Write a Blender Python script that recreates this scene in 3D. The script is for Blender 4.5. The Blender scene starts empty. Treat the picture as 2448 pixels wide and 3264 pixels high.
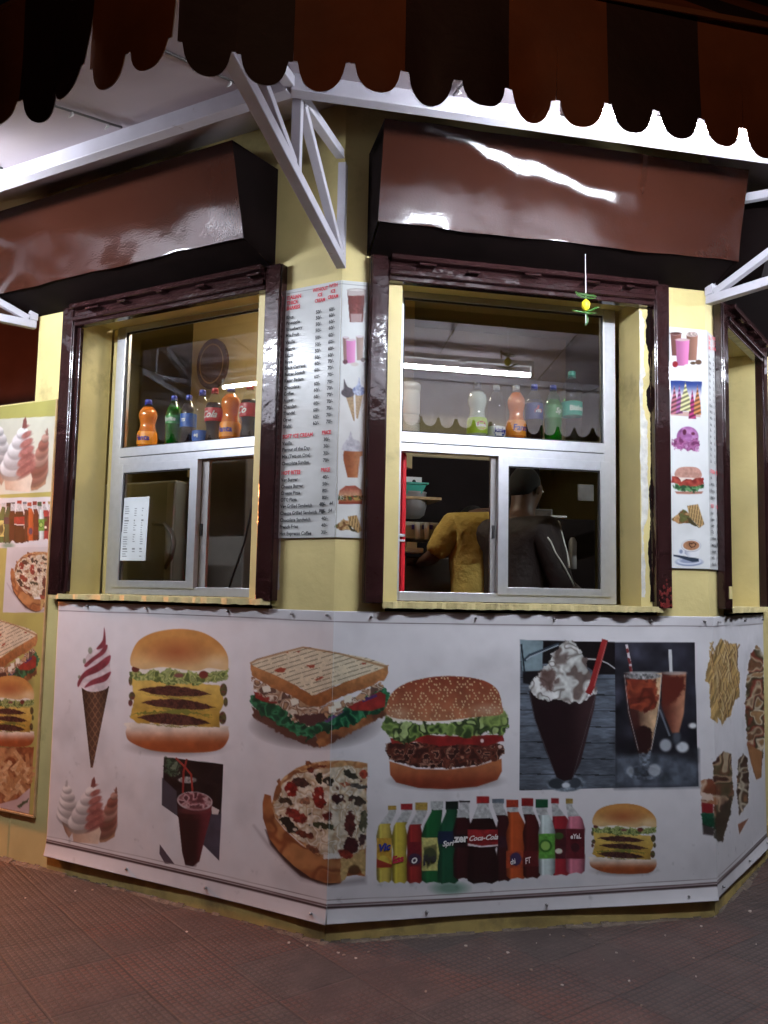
import bpy, bmesh, math, random
import numpy as np
from mathutils import Vector, Matrix
random.seed(7)
C = bpy.context.scene.collection
scene = bpy.context.scene
R = math.radians
# ------------------------------------------------------------------ camera
F_PX, PITCH, ROLL, EYE = 2750.0, R(5.3), R(1.15), 1.4
cam = bpy.data.objects.new('camera', bpy.data.cameras.new('camera'))
C.objects.link(cam)
cam.data.sensor_fit = 'VERTICAL'; cam.data.sensor_height = 24.0; cam.data.lens = F_PX/3264*24.0
cam.data.clip_start = 0.05; cam.data.clip_end = 400
_R = Vector((1,0,0)); _U = Vector((0,-math.sin(PITCH),math.cos(PITCH))); _F = Vector((0,math.cos(PITCH),math.sin(PITCH)))
_X = _R*math.cos(ROLL)+_U*math.sin(ROLL); _Y = -_R*math.sin(ROLL)+_U*math.cos(ROLL)
cam.matrix_world = Matrix(((_X.x,_Y.x,-_F.x,0),(_X.y,_Y.y,-_F.y,0),(_X.z,_Y.z,-_F.z,EYE),(0,0,0,1)))
scene.camera = cam
# ------------------------------------------------------------------ night sky and exposure
w = bpy.data.worlds.new('World'); scene.world = w; w.use_nodes = True
nt = w.node_tree; sky = nt.nodes.new('ShaderNodeTexSky'); sky.sky_type = 'NISHITA'; sky.sun_disc = False
sky.sun_elevation = R(-4); sky.sun_rotation = R(200)
bg = nt.nodes['Background']; nt.links.new(sky.outputs[0], bg.inputs[0]); bg.inputs[1].default_value = 0.05
scene.view_settings.view_transform = 'Standard'; scene.view_settings.look = 'None'
scene.view_settings.exposure = 0.0; scene.view_settings.gamma = 1.0
scene.cycles.use_denoising = True
scene.cycles.max_bounces = 8; scene.cycles.transparent_max_bounces = 12
scene.cycles.sample_clamp_indirect = 6.0
scene.cycles.caustics_reflective = False; scene.cycles.caustics_refractive = False
# ------------------------------------------------------------------ street lamp glow (sodium lamp on the road to the left), plus added fill lamps
def lamp(name, loc, target, energy, color, size):
    l = bpy.data.lights.new(name, 'AREA'); l.energy = energy; l.color = color; l.shape = 'DISK'; l.size = size
    o = bpy.data.objects.new(name, l); C.objects.link(o); o.location = loc
    o.rotation_euler = (Vector(target)-Vector(loc)).to_track_quat('-Z','Y').to_euler(); return o
def spot(name, loc, target, energy, color, deg, blend=1.0, rad=.12):
    l = bpy.data.lights.new(name, 'SPOT'); l.energy = energy; l.color = color; l.spot_size = R(deg); l.spot_blend = blend; l.shadow_soft_size = rad
    o = bpy.data.objects.new(name, l); C.objects.link(o); o.location = loc
    o.rotation_euler = (Vector(target)-Vector(loc)).to_track_quat('-Z','Y').to_euler(); return o
spot('sodium_street_light', (-5.55,6.1,2.3), (-1.7,3.3,0.0), 1500, (1.0,0.30,0.085), 66)
spot('valance_fill_spot', (2.5,-8.0,4.5), (0.3,1.9,3.25), 330, (1.0,0.52,0.30), 17)  # fill lamp added to light the valance cloth
lamp('awning_fill_light', (-7.5,6.5,1.2), (-4.5,9.3,2.9), 90, (1.0,0.36,0.20), 0.4)  # fill lamp added to light the neighbouring awning

# ------------------------------------------------------------------ kiosk plan (octagon); every face has its own frame: s along, z up, o outward
def pix_ray(px, py):
    u = px-1224; v = 1632-py; c, s = math.cos(ROLL), math.sin(ROLL)
    u2 = u*c-v*s; v2 = u*s+v*c
    return (u2, F_PX*math.cos(PITCH)-v2*math.sin(PITCH), F_PX*math.sin(PITCH)+v2*math.cos(PITCH))
class Face:
    def __init__(self, O, deg):
        a = R(deg); self.O = Vector((O[0],O[1])); self.D = Vector((math.cos(a),math.sin(a))); self.N = Vector((math.sin(a),-math.cos(a))); self.deg = deg
    def W(self, s, z, o=0.0):
        q = self.O+self.D*s+self.N*o; return Vector((q.x,q.y,z))
    def at(self, px, py, o=0.0):       # measured point of the survey photo -> (s, z) on this face's plane
        d = pix_ray(px,py); q = self.O+self.N*o
        det = -d[0]*self.D.y+d[1]*self.D.x
        t = (-q.x*self.D.y+q.y*self.D.x)/det; s = (d[0]*q.y-d[1]*q.x)/det
        return s, EYE+t*d[2]
    def mat(self, s=0, z=0, o=0, rz=0.0):
        X = Vector((self.D.x,self.D.y,0)); Y = Vector((-self.N.x,-self.N.y,0)); p = self.W(s,z,o)
        return Matrix(((X.x,Y.x,0,p.x),(X.y,Y.y,0,p.y),(0,0,1,p.z),(0,0,0,1))) @ Matrix.Rotation(rz,4,'Z')
P2 = Vector((-0.2034,3.646))
FA = Face(P2,-29.6); FB = Face(P2,12.1)
LA, LB, LC, LZ, LD = 1.96, 1.755, 1.45, 1.8, 1.8
P1 = P2-FA.D*LA; P3 = P2+FB.D*LB
FZ = Face(P1,-72.0); FC = Face(P3,54.5); P0 = P1-FZ.D*LZ
P4 = P3+FC.D*LC; FD = Face(P4,97.0); P5 = P4+FD.D*LD
PLAN = [P0,P1,P2,P3,P4,P5]; FACES = [FZ,FA,FB,FC,FD]
def bis(i):                              # outward bisector at corner i and 1/cos(half)
    n = (FACES[i-1].N+FACES[i].N); h = n.length/2; n = n.normalized(); return n, 1/h
def ring(off):
    out = []
    for i,P in enumerate(PLAN):
        if i == 0: out.append(P+FACES[0].N*off)
        elif i == len(PLAN)-1: out.append(P+FACES[-1].N*off)
        else:
            n,k = bis(i); out.append(P+n*off*k)
    return out

# ------------------------------------------------------------------ materials
def srgb(r,g,b):
    f = lambda c: ((c/255)/12.92 if c/255 <= .04045 else ((c/255+.055)/1.055)**2.4)
    return (f(r),f(g),f(b))
def pm(name, col, rough=.6, metal=0.0, var=.15, vscale=6, bump=0.0, bscale=40, spec=.5, coat=0.0, col2=None, c2scale=3, c2lo=.5, c2hi=.62, bdist=.002, bump2=0.0, b2scale=3):
    m = bpy.data.materials.new(name); m.use_nodes = True; t = m.node_tree; b = t.nodes['Principled BSDF']
    L = t.links; tc = t.nodes.new('ShaderNodeTexCoord')
    n = t.nodes.new('ShaderNodeTexNoise'); n.inputs['Scale'].default_value = vscale; n.inputs['Detail'].default_value = 6
    L.new(tc.outputs['Object'], n.inputs['Vector'])
    r = t.nodes.new('ShaderNodeValToRGB'); e = r.color_ramp.elements
    e[0].position = .3; e[1].position = .7
    e[0].color = tuple(c*(1-var) for c in col)+(1,); e[1].color = tuple(min(1,c*(1+var)) for c in col)+(1,)
    L.new(n.outputs['Fac'], r.inputs[0]); last = r.outputs[0]
    if col2:
        n2 = t.nodes.new('ShaderNodeTexNoise'); n2.inputs['Scale'].default_value = c2scale; n2.inputs['Detail'].default_value = 9; n2.inputs['Roughness'].default_value = .65
        L.new(tc.outputs['Object'], n2.inputs['Vector'])
        r2 = t.nodes.new('ShaderNodeMapRange'); r2.inputs[1].default_value = c2lo; r2.inputs[2].default_value = c2hi; r2.clamp = True
        L.new(n2.outputs['Fac'], r2.inputs[0])
        mx = t.nodes.new('ShaderNodeMix'); mx.data_type = 'RGBA'; mx.inputs[7].default_value = tuple(col2)+(1,)
        L.new(r2.outputs[0], mx.inputs[0]); L.new(last, mx.inputs[6]); last = mx.outputs[2]
    L.new(last, b.inputs['Base Color'])
    b.inputs['Roughness'].default_value = rough; b.inputs['Metallic'].default_value = metal
    b.inputs['Specular IOR Level'].default_value = spec; b.inputs['Coat Weight'].default_value = coat; b.inputs['Coat Roughness'].default_value = .08
    nrm = None
    for (am,sc,di) in ((bump,bscale,bdist),(bump2,b2scale,.03)):
        if am > 0:
            nb = t.nodes.new('ShaderNodeTexNoise'); nb.inputs['Scale'].default_value = sc; nb.inputs['Detail'].default_value = 3
            L.new(tc.outputs['Object'], nb.inputs['Vector'])
            bp = t.nodes.new('ShaderNodeBump'); bp.inputs['Strength'].default_value = am; bp.inputs['Distance'].default_value = di
            L.new(nb.outputs['Fac'], bp.inputs['Height'])
            if nrm: L.new(nrm, bp.inputs['Normal'])
            nrm = bp.outputs[0]
    if nrm:
        L.new(nrm, b.inputs['Normal'])
        if coat: L.new(nrm, b.inputs['Coat Normal'])
    return m
def glassy(name, fac=.1, tint=(.9,.92,.9), rough=0.0):
    m = bpy.data.materials.new(name); m.use_nodes = True; t = m.node_tree; t.nodes.clear()
    o = t.nodes.new('ShaderNodeOutputMaterial'); mx = t.nodes.new('ShaderNodeMixShader'); tr = t.nodes.new('ShaderNodeBsdfTransparent'); g = t.nodes.new('ShaderNodeBsdfGlossy')
    fr = t.nodes.new('ShaderNodeFresnel'); fr.inputs[0].default_value = 1.5; ge = t.nodes.new('ShaderNodeNewGeometry'); mr = t.nodes.new('ShaderNodeMapRange'); mr.inputs[3].default_value = 1.5; mr.inputs[4].default_value = 1/1.5; t.links.new(ge.outputs['Backfacing'], mr.inputs[0]); t.links.new(mr.outputs[0], fr.inputs[0]); ad = t.nodes.new('ShaderNodeMath'); ad.operation = 'ADD'; ad.use_clamp = True; ad.inputs[1].default_value = fac
    tr.inputs[0].default_value = tint+(1,); g.inputs['Roughness'].default_value = rough
    t.links.new(fr.outputs[0], ad.inputs[0]); t.links.new(ad.outputs[0], mx.inputs[0]); t.links.new(tr.outputs[0], mx.inputs[1]); t.links.new(g.outputs[0], mx.inputs[2]); t.links.new(mx.outputs[0], o.inputs[0])
    return m
def emis(name, col, s):
    m = bpy.data.materials.new(name); m.use_nodes = True; b = m.node_tree.nodes['Principled BSDF']
    b.inputs['Emission Color'].default_value = col+(1,); b.inputs['Emission Strength'].default_value = s; b.inputs['Base Color'].default_value = (.8,.8,.8,1); return m
M = {}
M['yellow'] = pm('yellow_wall_paint', (.65,.54,.235), .5, var=.10, vscale=4, bump=.35, bscale=30, bdist=.004, col2=(.30,.24,.10), c2scale=2.2, c2lo=.60, c2hi=.78)
M['plinth'] = pm('stained_plinth_paint', (.50,.38,.13), .6, var=.2, vscale=8, bump=.5, bscale=30, bdist=.005, col2=(.17,.13,.06), c2scale=5, c2lo=.48, c2hi=.72)
M['sill'] = pm('chipped_sill', (.55,.46,.22), .7, var=.15, vscale=20, bump=.6, bscale=40, bdist=.005, col2=(.22,.17,.09), c2scale=9, c2lo=.56, c2hi=.72)
M['chip'] = pm('bare_plaster', (.62,.60,.55), .8, var=.2, vscale=30, bump=.8, bscale=40, bdist=.004)
M['post'] = pm('dark_maroon_gloss_paint', (.020,.0075,.0075), .12, var=.2, vscale=10, bump=.40, bscale=24, bdist=.003, spec=.5, bump2=.15, b2scale=9)
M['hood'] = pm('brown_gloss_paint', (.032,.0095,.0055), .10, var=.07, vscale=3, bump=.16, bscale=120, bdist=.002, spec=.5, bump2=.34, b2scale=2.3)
M['hooddark'] = pm('dark_brown_hood_shade', (.0055,.003,.0028), .8, var=.3, spec=.05)  # hood brown darkened for the shade on hood ends and undersides
M['alu'] = pm('brushed_aluminium', (.62,.63,.67), .38, metal=.75, var=.05, vscale=30, bump=.05, bscale=90)
M['aluin'] = pm('dull_aluminium', (.30,.29,.29), .5, metal=.5, var=.1)
M['rubber'] = pm('black_gasket', (.015,.015,.015), .6)
M['white_steel'] = pm('white_painted_steel', (.50,.48,.53), .4, var=.08, vscale=10, bump=.2, bscale=60, col2=(.35,.3,.3), c2scale=14, c2lo=.64, c2hi=.72)
M['ceil'] = pm('grey_ceiling_sheet', (.45,.385,.41), .42, var=.10, vscale=2.5, bump=.15, bscale=8, bdist=.01)
M['orange_cloth'] = pm('rust_orange_awning_cloth', (.26,.075,.018), .6, var=.25, vscale=5, bump=.4, bscale=18, bdist=.006)
M['maroon_cloth'] = pm('dark_maroon_awning_cloth', (.034,.010,.009), .6, var=.3, vscale=5, bump=.4, bscale=18, bdist=.006)
M['lining'] = pm('pale_awning_lining', (.74,.70,.73), .6, var=.1)
M['hem'] = pm('stitched_hem', (.25,.09,.03), .7)
M['glass'] = glassy('window_glass', .0, (.93,.93,.90)); M['glassb'] = glassy('reflecting_window_glass', .10, (.88,.88,.85))
M['clear'] = glassy('clear_bottle_plastic', .0, (.95,.97,.97), .04)
M['room'] = pm('room_wall_paint', (.42,.33,.17), .6, var=.1)
M['dark'] = pm('dark_interior', (.012,.008,.008), .8, var=.2, spec=.1)  # lowered to near-black so the back of the room reads unlit
M['grey_panel'] = pm('grey_brown_panel', (.09,.08,.074), .5, var=.1, vscale=12)
M['white'] = pm('white_plastic', (.75,.74,.72), .4, var=.04)
M['paper'] = pm('white_paper', (.80,.80,.82), .7, var=.04, vscale=9)
M['ink'] = pm('black_ink', (.02,.02,.022), .6, var=.05)
M['redink'] = pm('red_ink', (.60,.03,.05), .6, var=.05)
M['red'] = pm('red_gloss_paint', (.55,.02,.03), .25, var=.05)
M['tube'] = emis('fluorescent_glow', (.84,.90,1.0), 470.0)
M['roomfill'] = emis('room_fill_glow', (1.0,.90,.75), 85.0)  # glow of the added fill lamp in the room
M['black'] = pm('black_rubber', (.012,.012,.014), .5)
M['wood'] = pm('pale_wood', (.45,.30,.15), .5, var=.2, vscale=20)

# ------------------------------------------------------------------ mesh helpers
def tag(o, label=None, cat=None, group=None, kind=None):
    if label: o['label'] = label
    if cat: o['category'] = cat
    if group: o['group'] = group
    if kind: o['kind'] = kind
    return o
def empty(name, loc=(0,0,0), label=None, cat=None, group=None):
    o = bpy.data.objects.new(name, None); C.objects.link(o); o.location = loc; o.empty_display_size = .1
    return tag(o, label, cat, group)
class MB:
    def __init__(self): self.v = []; self.f = []; self.m = []; self.sm = []
    def add(self, vs, fs, mi=0, smooth=False):
        b = len(self.v); self.v += [tuple(v) for v in vs]; self.f += [tuple(b+i for i in f) for f in fs]; self.m += [mi]*len(fs); self.sm += [smooth]*len(fs)
    def hexa(self, p, mi=0):           # p: 4 bottom corners then 4 top corners, counter-clockwise from above
        self.add(p, [(3,2,1,0),(4,5,6,7),(0,1,5,4),(1,2,6,5),(2,3,7,6),(3,0,4,7)], mi)
    def fbox(self, F, s0,s1,z0,z1,o0,o1, mi=0):
        self.hexa([F.W(s0,z0,o1),F.W(s1,z0,o1),F.W(s1,z0,o0),F.W(s0,z0,o0),F.W(s0,z1,o1),F.W(s1,z1,o1),F.W(s1,z1,o0),F.W(s0,z1,o0)], mi)
    def box(self, x0,x1,y0,y1,z0,z1, mi=0):
        self.hexa([Vector(q) for q in ((x0,y0,z0),(x1,y0,z0),(x1,y1,z0),(x0,y1,z0),(x0,y0,z1),(x1,y0,z1),(x1,y1,z1),(x0,y1,z1))], mi)
    def bar(self, a, b, w, h, mi=0, up=Vector((0,0,1))):   # rectangular bar from a to b
        a = Vector(a); b = Vector(b); d = (b-a).normalized(); x = d.cross(up)
        if x.length < 1e-4: x = d.cross(Vector((1,0,0)))
        x.normalize(); y = x.cross(d).normalized(); p = []
        for e in (a,b):
            for sx,sy in ((-1,-1),(1,-1),(1,1),(-1,1)): p.append(e+x*sx*w/2+y*sy*h/2)
        self.add(p, [(0,1,2,3),(7,6,5,4),(0,4,5,1),(1,5,6,2),(2,6,7,3),(3,7,4,0)], mi)
    def tube(self, pts, rad, n=8, mi=0, cap=True):
        pts = [Vector(p) for p in pts]; rs = rad if isinstance(rad,(list,tuple)) else [rad]*len(pts); V = []
        prev = None
        for i,p in enumerate(pts):
            d = (pts[min(i+1,len(pts)-1)]-pts[max(i-1,0)]).normalized()
            x = d.cross(Vector((0,0,1))) if prev is None else prev-d*prev.dot(d)
            if x.length < 1e-3: x = d.cross(Vector((1,0,0)))
            x.normalize(); prev = x; y = d.cross(x)
            for k in range(n):
                a = 2*math.pi*k/n; V.append(p+(x*math.cos(a)+y*math.sin(a))*rs[i])
        fs = [(i*n+k,i*n+(k+1)%n,(i+1)*n+(k+1)%n,(i+1)*n+k) for i in range(len(pts)-1) for k in range(n)]
        if cap: fs += [tuple(reversed(range(n))), tuple(range((len(pts)-1)*n,len(pts)*n))]
        self.add(V, fs, mi, True)
    def lathe(self, prof, n=24, mi=0, c=(0,0,0), cap=True):
        V = []
        for r,z in prof:
            for k in range(n):
                a = 2*math.pi*k/n; V.append((c[0]+r*math.cos(a),c[1]+r*math.sin(a),c[2]+z))
        fs = [(i*n+k,i*n+(k+1)%n,(i+1)*n+(k+1)%n,(i+1)*n+k) for i in range(len(prof)-1) for k in range(n)]
        if cap: fs += [tuple(reversed(range(n))), tuple(range((len(prof)-1)*n,len(prof)*n))]
        self.add(V, fs, mi, True)
    def build(self, name, mats, parent=None, bevel=0, mw=None):
        me = bpy.data.meshes.new(name); me.from_pydata(self.v,[],self.f)
        if not isinstance(mats,(list,tuple)): mats = [mats]
        for m in mats: me.materials.append(m)
        me.polygons.foreach_set('material_index', self.m); me.polygons.foreach_set('use_smooth', self.sm); me.update()
        o = bpy.data.objects.new(name, me); C.objects.link(o)
        if mw is not None: o.matrix_local = mw
        if parent: o.parent = parent
        if bevel:
            b = o.modifiers.new('bevel','BEVEL'); b.width = bevel; b.segments = 2; b.limit_method = 'ANGLE'
        return o
_tc = {}
def text_geo(s, size, shear=0.0, bold=0.0):
    k = (s,size,shear,bold)
    if k in _tc: return _tc[k]
    cu = bpy.data.curves.new('t','FONT'); cu.body = s; cu.size = size; cu.shear = shear; cu.offset = bold; cu.resolution_u = 2
    ob = bpy.data.objects.new('t', cu); C.objects.link(ob)
    dg = bpy.context.evaluated_depsgraph_get(); me = ob.evaluated_get(dg).to_mesh()
    v = [(q.co.x,q.co.y) for q in me.vertices]; f = [tuple(p.vertices) for p in me.polygons]
    ob.evaluated_get(dg).to_mesh_clear(); bpy.data.objects.remove(ob); bpy.data.curves.remove(cu)
    _tc[k] = (v,f); return v,f
def text_on(mb, F, s, z, o, body, size, mi=0, align='l', shear=0, bold=0, sx=1.0, rot=0.0):
    v,f = text_geo(body,size,shear,bold)
    if not v: return
    x0 = min(q[0] for q in v); x1 = max(q[0] for q in v); off = {'l':0,'c':(x0+x1)/2,'r':x1}[align]
    c,sn = math.cos(rot),math.sin(rot)
    mb.add([F.W(s+((x-off)*sx)*c-y*sn, z+((x-off)*sx)*sn+y*c, o) for x,y in v], f, mi)
# ------------------------------------------------------------------ ground
def ground():
    mb = MB(); mb.box(-60,60,-40,80,-.3,-.018)
    m = bpy.data.materials.new('anti_slip_paving'); m.use_nodes = True; t = m.node_tree; L = t.links; b = t.nodes['Principled BSDF']
    tc = t.nodes.new('ShaderNodeTexCoord'); mp = t.nodes.new('ShaderNodeMapping'); mp.inputs['Rotation'].default_value = (0,0,R(-38)); L.new(tc.outputs['Object'], mp.inputs[0])
    def noise(sc, det=6, src=tc.outputs['Object']):
        n = t.nodes.new('ShaderNodeTexNoise'); n.inputs['Scale'].default_value = sc; n.inputs['Detail'].default_value = det; n.inputs['Roughness'].default_value = .65; L.new(src, n.inputs['Vector']); return n.outputs['Fac']
    def math_(op,a,b_=None,c=None,clamp=False):
        n = t.nodes.new('ShaderNodeMath'); n.operation = op; n.use_clamp = clamp
        for i,x in enumerate((a,b_,c)):
            if x is None: continue
            if isinstance(x,(int,float)): n.inputs[i].default_value = x
            else: L.new(x, n.inputs[i])
        return n.outputs[0]
    sx = t.nodes.new('ShaderNodeSeparateXYZ'); L.new(mp.outputs[0], sx.inputs[0])
    # slight wobble so that tiles are not laid perfectly
    wob = noise(1.2,2)
    X = math_('ADD', sx.outputs[0], math_('MULTIPLY', wob, .016)); Y = math_('ADD', sx.outputs[1], math_('MULTIPLY', wob, .012))
    def saw(v, per): return math_('ABSOLUTE', math_('SUBTRACT', math_('FRACT', math_('DIVIDE', v, per)), .5))
    stx = saw(X,.0279); sty = saw(Y,.0279)
    # studs rounded squares
    mxs = math_('MAXIMUM', stx, sty); stud = t.nodes.new('ShaderNodeMapRange'); stud.inputs[1].default_value = .36; stud.inputs[2].default_value = .26; stud.clamp = True; L.new(mxs, stud.inputs[0])
    jx = saw(X,.335); jy = saw(Y,.335); mj = math_('MAXIMUM', jx, jy)
    jo = t.nodes.new('ShaderNodeMapRange'); jo.inputs[1].default_value = .478; jo.inputs[2].default_value = .492; jo.clamp = True; L.new(mj, jo.inputs[0])
    wear = t.nodes.new('ShaderNodeMapRange'); wear.inputs[1].default_value = .38; wear.inputs[2].default_value = .58; wear.clamp = True; L.new(noise(1.7,8), wear.inputs[0])
    h = math_('MULTIPLY', stud.outputs[0], wear.outputs[0])
    h2 = math_('SUBTRACT', math_('MULTIPLY', h, .6), math_('MULTIPLY', jo.outputs[0], .8))
    h3 = math_('ADD', h2, math_('MULTIPLY', noise(60,5), .5))
    bp = t.nodes.new('ShaderNodeBump'); bp.inputs['Strength'].default_value = .9; bp.inputs['Distance'].default_value = .007; L.new(h3, bp.inputs['Height']); L.new(bp.outputs[0], b.inputs['Normal'])
    # colour: red and grey tiles, darker between studs
    ix = math_('FLOOR', math_('DIVIDE', X, .335)); iy = math_('FLOOR', math_('DIVIDE', Y, .335))
    cx = t.nodes.new('ShaderNodeCombineXYZ'); L.new(ix,cx.inputs[0]); L.new(iy,cx.inputs[1])
    wn = t.nodes.new('ShaderNodeTexWhiteNoise'); wn.noise_dimensions = '3D'; L.new(cx.outputs[0], wn.inputs['Vector'])
    rp = t.nodes.new('ShaderNodeValToRGB'); e = rp.color_ramp.elements
    e[0].color = (.085,.027,.016,1); e[1].color = (.060,.036,.028,1)
    for p,c in ((.3,(.105,.031,.018,1)),(.55,(.062,.031,.022,1)),(.75,(.052,.034,.028,1))): q = e.new(p); q.color = c
    L.new(wn.outputs['Value'], rp.inputs[0])
    big = t.nodes.new('ShaderNodeValToRGB'); L.new(noise(.8,4), big.inputs[0]); g = big.color_ramp.elements
    g[0].position = .40; g[0].color = (0.0802,0.0286,0.0211,1); g[1].position = .62; g[1].color = (0.0476,0.0347,0.0299,1)
    mx = t.nodes.new('ShaderNodeMix'); mx.data_type = 'RGBA'; mx.inputs[0].default_value = .35; L.new(rp.outputs[0], mx.inputs[6]); L.new(big.outputs[0], mx.inputs[7])
    dark = t.nodes.new('ShaderNodeMix'); dark.data_type = 'RGBA'; dark.inputs[6].default_value = (0.0204,0.0129,0.0116,1)
    fac = math_('ADD', math_('MULTIPLY', h, .95), .16)
    fac2 = math_('MULTIPLY', fac, math_('SUBTRACT', 1.0, math_('MULTIPLY', jo.outputs[0], .35)), clamp=True)
    L.new(fac2, dark.inputs[0]); L.new(mx.outputs[2], dark.inputs[7])
    sp = t.nodes.new('ShaderNodeMapRange'); sp.inputs[1].default_value = .45; sp.inputs[2].default_value = .66; sp.clamp = True; L.new(noise(9,10), sp.inputs[0])
    dust = t.nodes.new('ShaderNodeMix'); dust.data_type = 'RGBA'; dust.inputs[7].default_value = (0.0884,0.0612,0.0510,1)
    L.new(math_('MULTIPLY', sp.outputs[0], .35), dust.inputs[0]); L.new(dark.outputs[2], dust.inputs[6])
    L.new(dust.outputs[2], b.inputs['Base Color']); b.inputs['Roughness'].default_value = .72
    o = mb.build('pavement', m); tag(o, 'worn reddish studded pavement in front of the kiosk', 'pavement', kind='structure')
    # broken mortar apron at the foot of the wall, and litter grit
    mb = MB(); rnd = random.Random(3)
    for k in range(80):
        i = rnd.random(); F,L0,L1 = rnd.choice(((FA,-1.9,0),(FB,0,1.75),(FC,0,1.4),(FB,0,1.75)))
        s = rnd.uniform(L0,L1); o_ = abs(rnd.gauss(.0,.35))+.03 if rnd.random() < .45 else rnd.uniform(.05,1.7); r = rnd.uniform(.0025,.0085)
        p = F.W(s,-.016,o_); n = rnd.choice((4,5)); a0 = rnd.random()*6
        tops = [p+Vector((math.cos(a0+6.283*j/n)*r*rnd.uniform(.6,1.3),math.sin(a0+6.283*j/n)*r*rnd.uniform(.6,1.3),rnd.uniform(.001,.004))) for j in range(n)]
        bots = [Vector((q.x,q.y,-.0175)) for q in tops]
        mb.add(bots+tops, [tuple(range(n,2*n))]+[(j,(j+1)%n,n+(j+1)%n,n+j) for j in range(n)], 0 if rnd.random() < .55 else 1)
    o = mb.build('litter_grit', [pm('pale_grit',(.42,.36,.31),.8,var=.3), pm('brown_grit',(.22,.16,.12),.8,var=.3)]); tag(o, 'pale crumbs and paper specks scattered over the paving', 'litter', kind='stuff')
    mb = MB()
    for F,s0,s1 in ((FA,-2.6,0.02),(FB,-.02,1.77),(FC,-.02,1.5)):
        n = int((s1-s0)/.04)
        for k in range(n):
            a = s0+(s1-s0)*k/n; b_ = s0+(s1-s0)*(k+1)/n; wd = .016+.010*math.sin(a*7+F.deg)+rnd.uniform(-.006,.012); wd = max(.006,wd); hh = rnd.uniform(-.012,-.002)
            wd2 = wd
            mb.add([F.W(a,-.0185,wd),F.W(b_,-.0185,wd2),F.W(b_,hh,.001),F.W(a,hh,.001)],[(0,1,2,3)],0,True)
    o = mb.build('mortar_edge', pm('crumbled_mortar',(.10,.075,.055),.85,var=.4,vscale=25,bump=1,bscale=60,bdist=.01)); tag(o,'crumbled mortar along the foot of the kiosk wall','mortar',kind='structure')
ground()

# ------------------------------------------------------------------ kiosk
kiosk = empty('kiosk', (P2.x,P2.y,0), 'yellow eight-sided snack kiosk with brown shutter hoods and aluminium serving windows', 'kiosk')
def kb(mb, name, mats, bevel=0, parent=None, label=None):
    o = mb.build(name, mats, None, bevel); o.parent = parent or kiosk
    if parent is None: o.matrix_parent_inverse = Matrix.Translation((-P2.x,-P2.y,0))
    if label: o['label'] = label
    return o
TOPZ, SILL, HEAD = 3.60, 1.335, 2.80
def wall_panel(F, s0, s1, a, b, ext0=0, ext1=0):
    mb = MB()
    mb.fbox(F, s0,a,-.05,TOPZ,-.2,0); mb.fbox(F, b,s1,-.05,TOPZ,-.2,0)
    mb.fbox(F, a,b,-.05,SILL,-.2,0); mb.fbox(F, a,b,HEAD,TOPZ,-.2,0)
    return kb(mb, 'wall', M['yellow'])
wall_panel(FA,-LA,0,-1.612,-.45); mb = MB(); mb.fbox(FA,-1.611,-1.555,SILL,HEAD,-.235,-.215); kb(mb,'jamb_return',M['yellow']); wall_panel(FB,0,LB,.272,1.413); wall_panel(FC,0,LC,.26,1.03)
mb = MB(); mb.fbox(FZ,-LZ,0,0,TOPZ,-.2,0); kb(mb,'wall',M['yellow'])
mb = MB(); mb.fbox(FD,0,LD,0,TOPZ,-.2,0)
Q = Face(P0,0); BK = P5+Vector((-.6,2.2)); BL = P0+Vector((.6,1.6))
for a,b in ((P5,BK),(BK,BL),(BL,P0)):
    d = (b-a).normalized(); n = Vector((d.y,-d.x)); p = [a,b,b-n*.2,a-n*.2]
    mb.hexa([Vector((q.x,q.y,0)) for q in p]+[Vector((q.x,q.y,TOPZ)) for q in p])
kb(mb,'wall',M['yellow'])
inn = [P+( (sum(PLAN,Vector((0,0)))/6+Vector((0,.8)))-P)*.04 for P in (P0,P1,P2,P3,P4,P5,BK,BL)]
mb = MB(); mb.add([Vector((q.x,q.y,3.20)) for q in inn],[tuple(range(8))]); kb(mb,'room_ceiling',M['room'])
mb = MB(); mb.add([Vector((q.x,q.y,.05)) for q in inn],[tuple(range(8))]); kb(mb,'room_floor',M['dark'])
# stained plinth skin under the banners
mb = MB()
for F,s0,s1 in ((FA,-1.66,0),(FB,0,LB),(FC,0,LC)): mb.fbox(F,s0,s1,-.05,.16,.0,.006)
kb(mb,'plinth',M['plinth'])

def jag_strip(F, s, z0, z1, o, width, seed):
    """ragged flake of bare plaster following a vertical edge"""
    rnd = random.Random(seed); mb = MB(); n = int(abs(z1-z0)/.009); w0,w1 = .5,.2; V = []; tgt = .5; gap = 0
    for k in range(n+1):
        z = z0+(z1-z0)*k/n
        if rnd.random() < .08: tgt = rnd.choice((.1,.3,.6,.9,1.0))
        w0 += (tgt-w0)*.35+rnd.uniform(-.10,.10); w0 = min(1,max(.03,w0)); w1 += rnd.uniform(-.08,.08); w1 = min(.35,max(0,w1))
        V.append((z,s-w1*width*.6,s+w0*width))
    for k in range(n):
        a,b = V[k],V[k+1]; q = [F.W(a[1],a[0],o),F.W(a[2],a[0],o),F.W(b[2],b[0],o),F.W(b[1],b[0],o)]
        mb.add(q,[(0,1,2,3)])
    return mb

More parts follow.
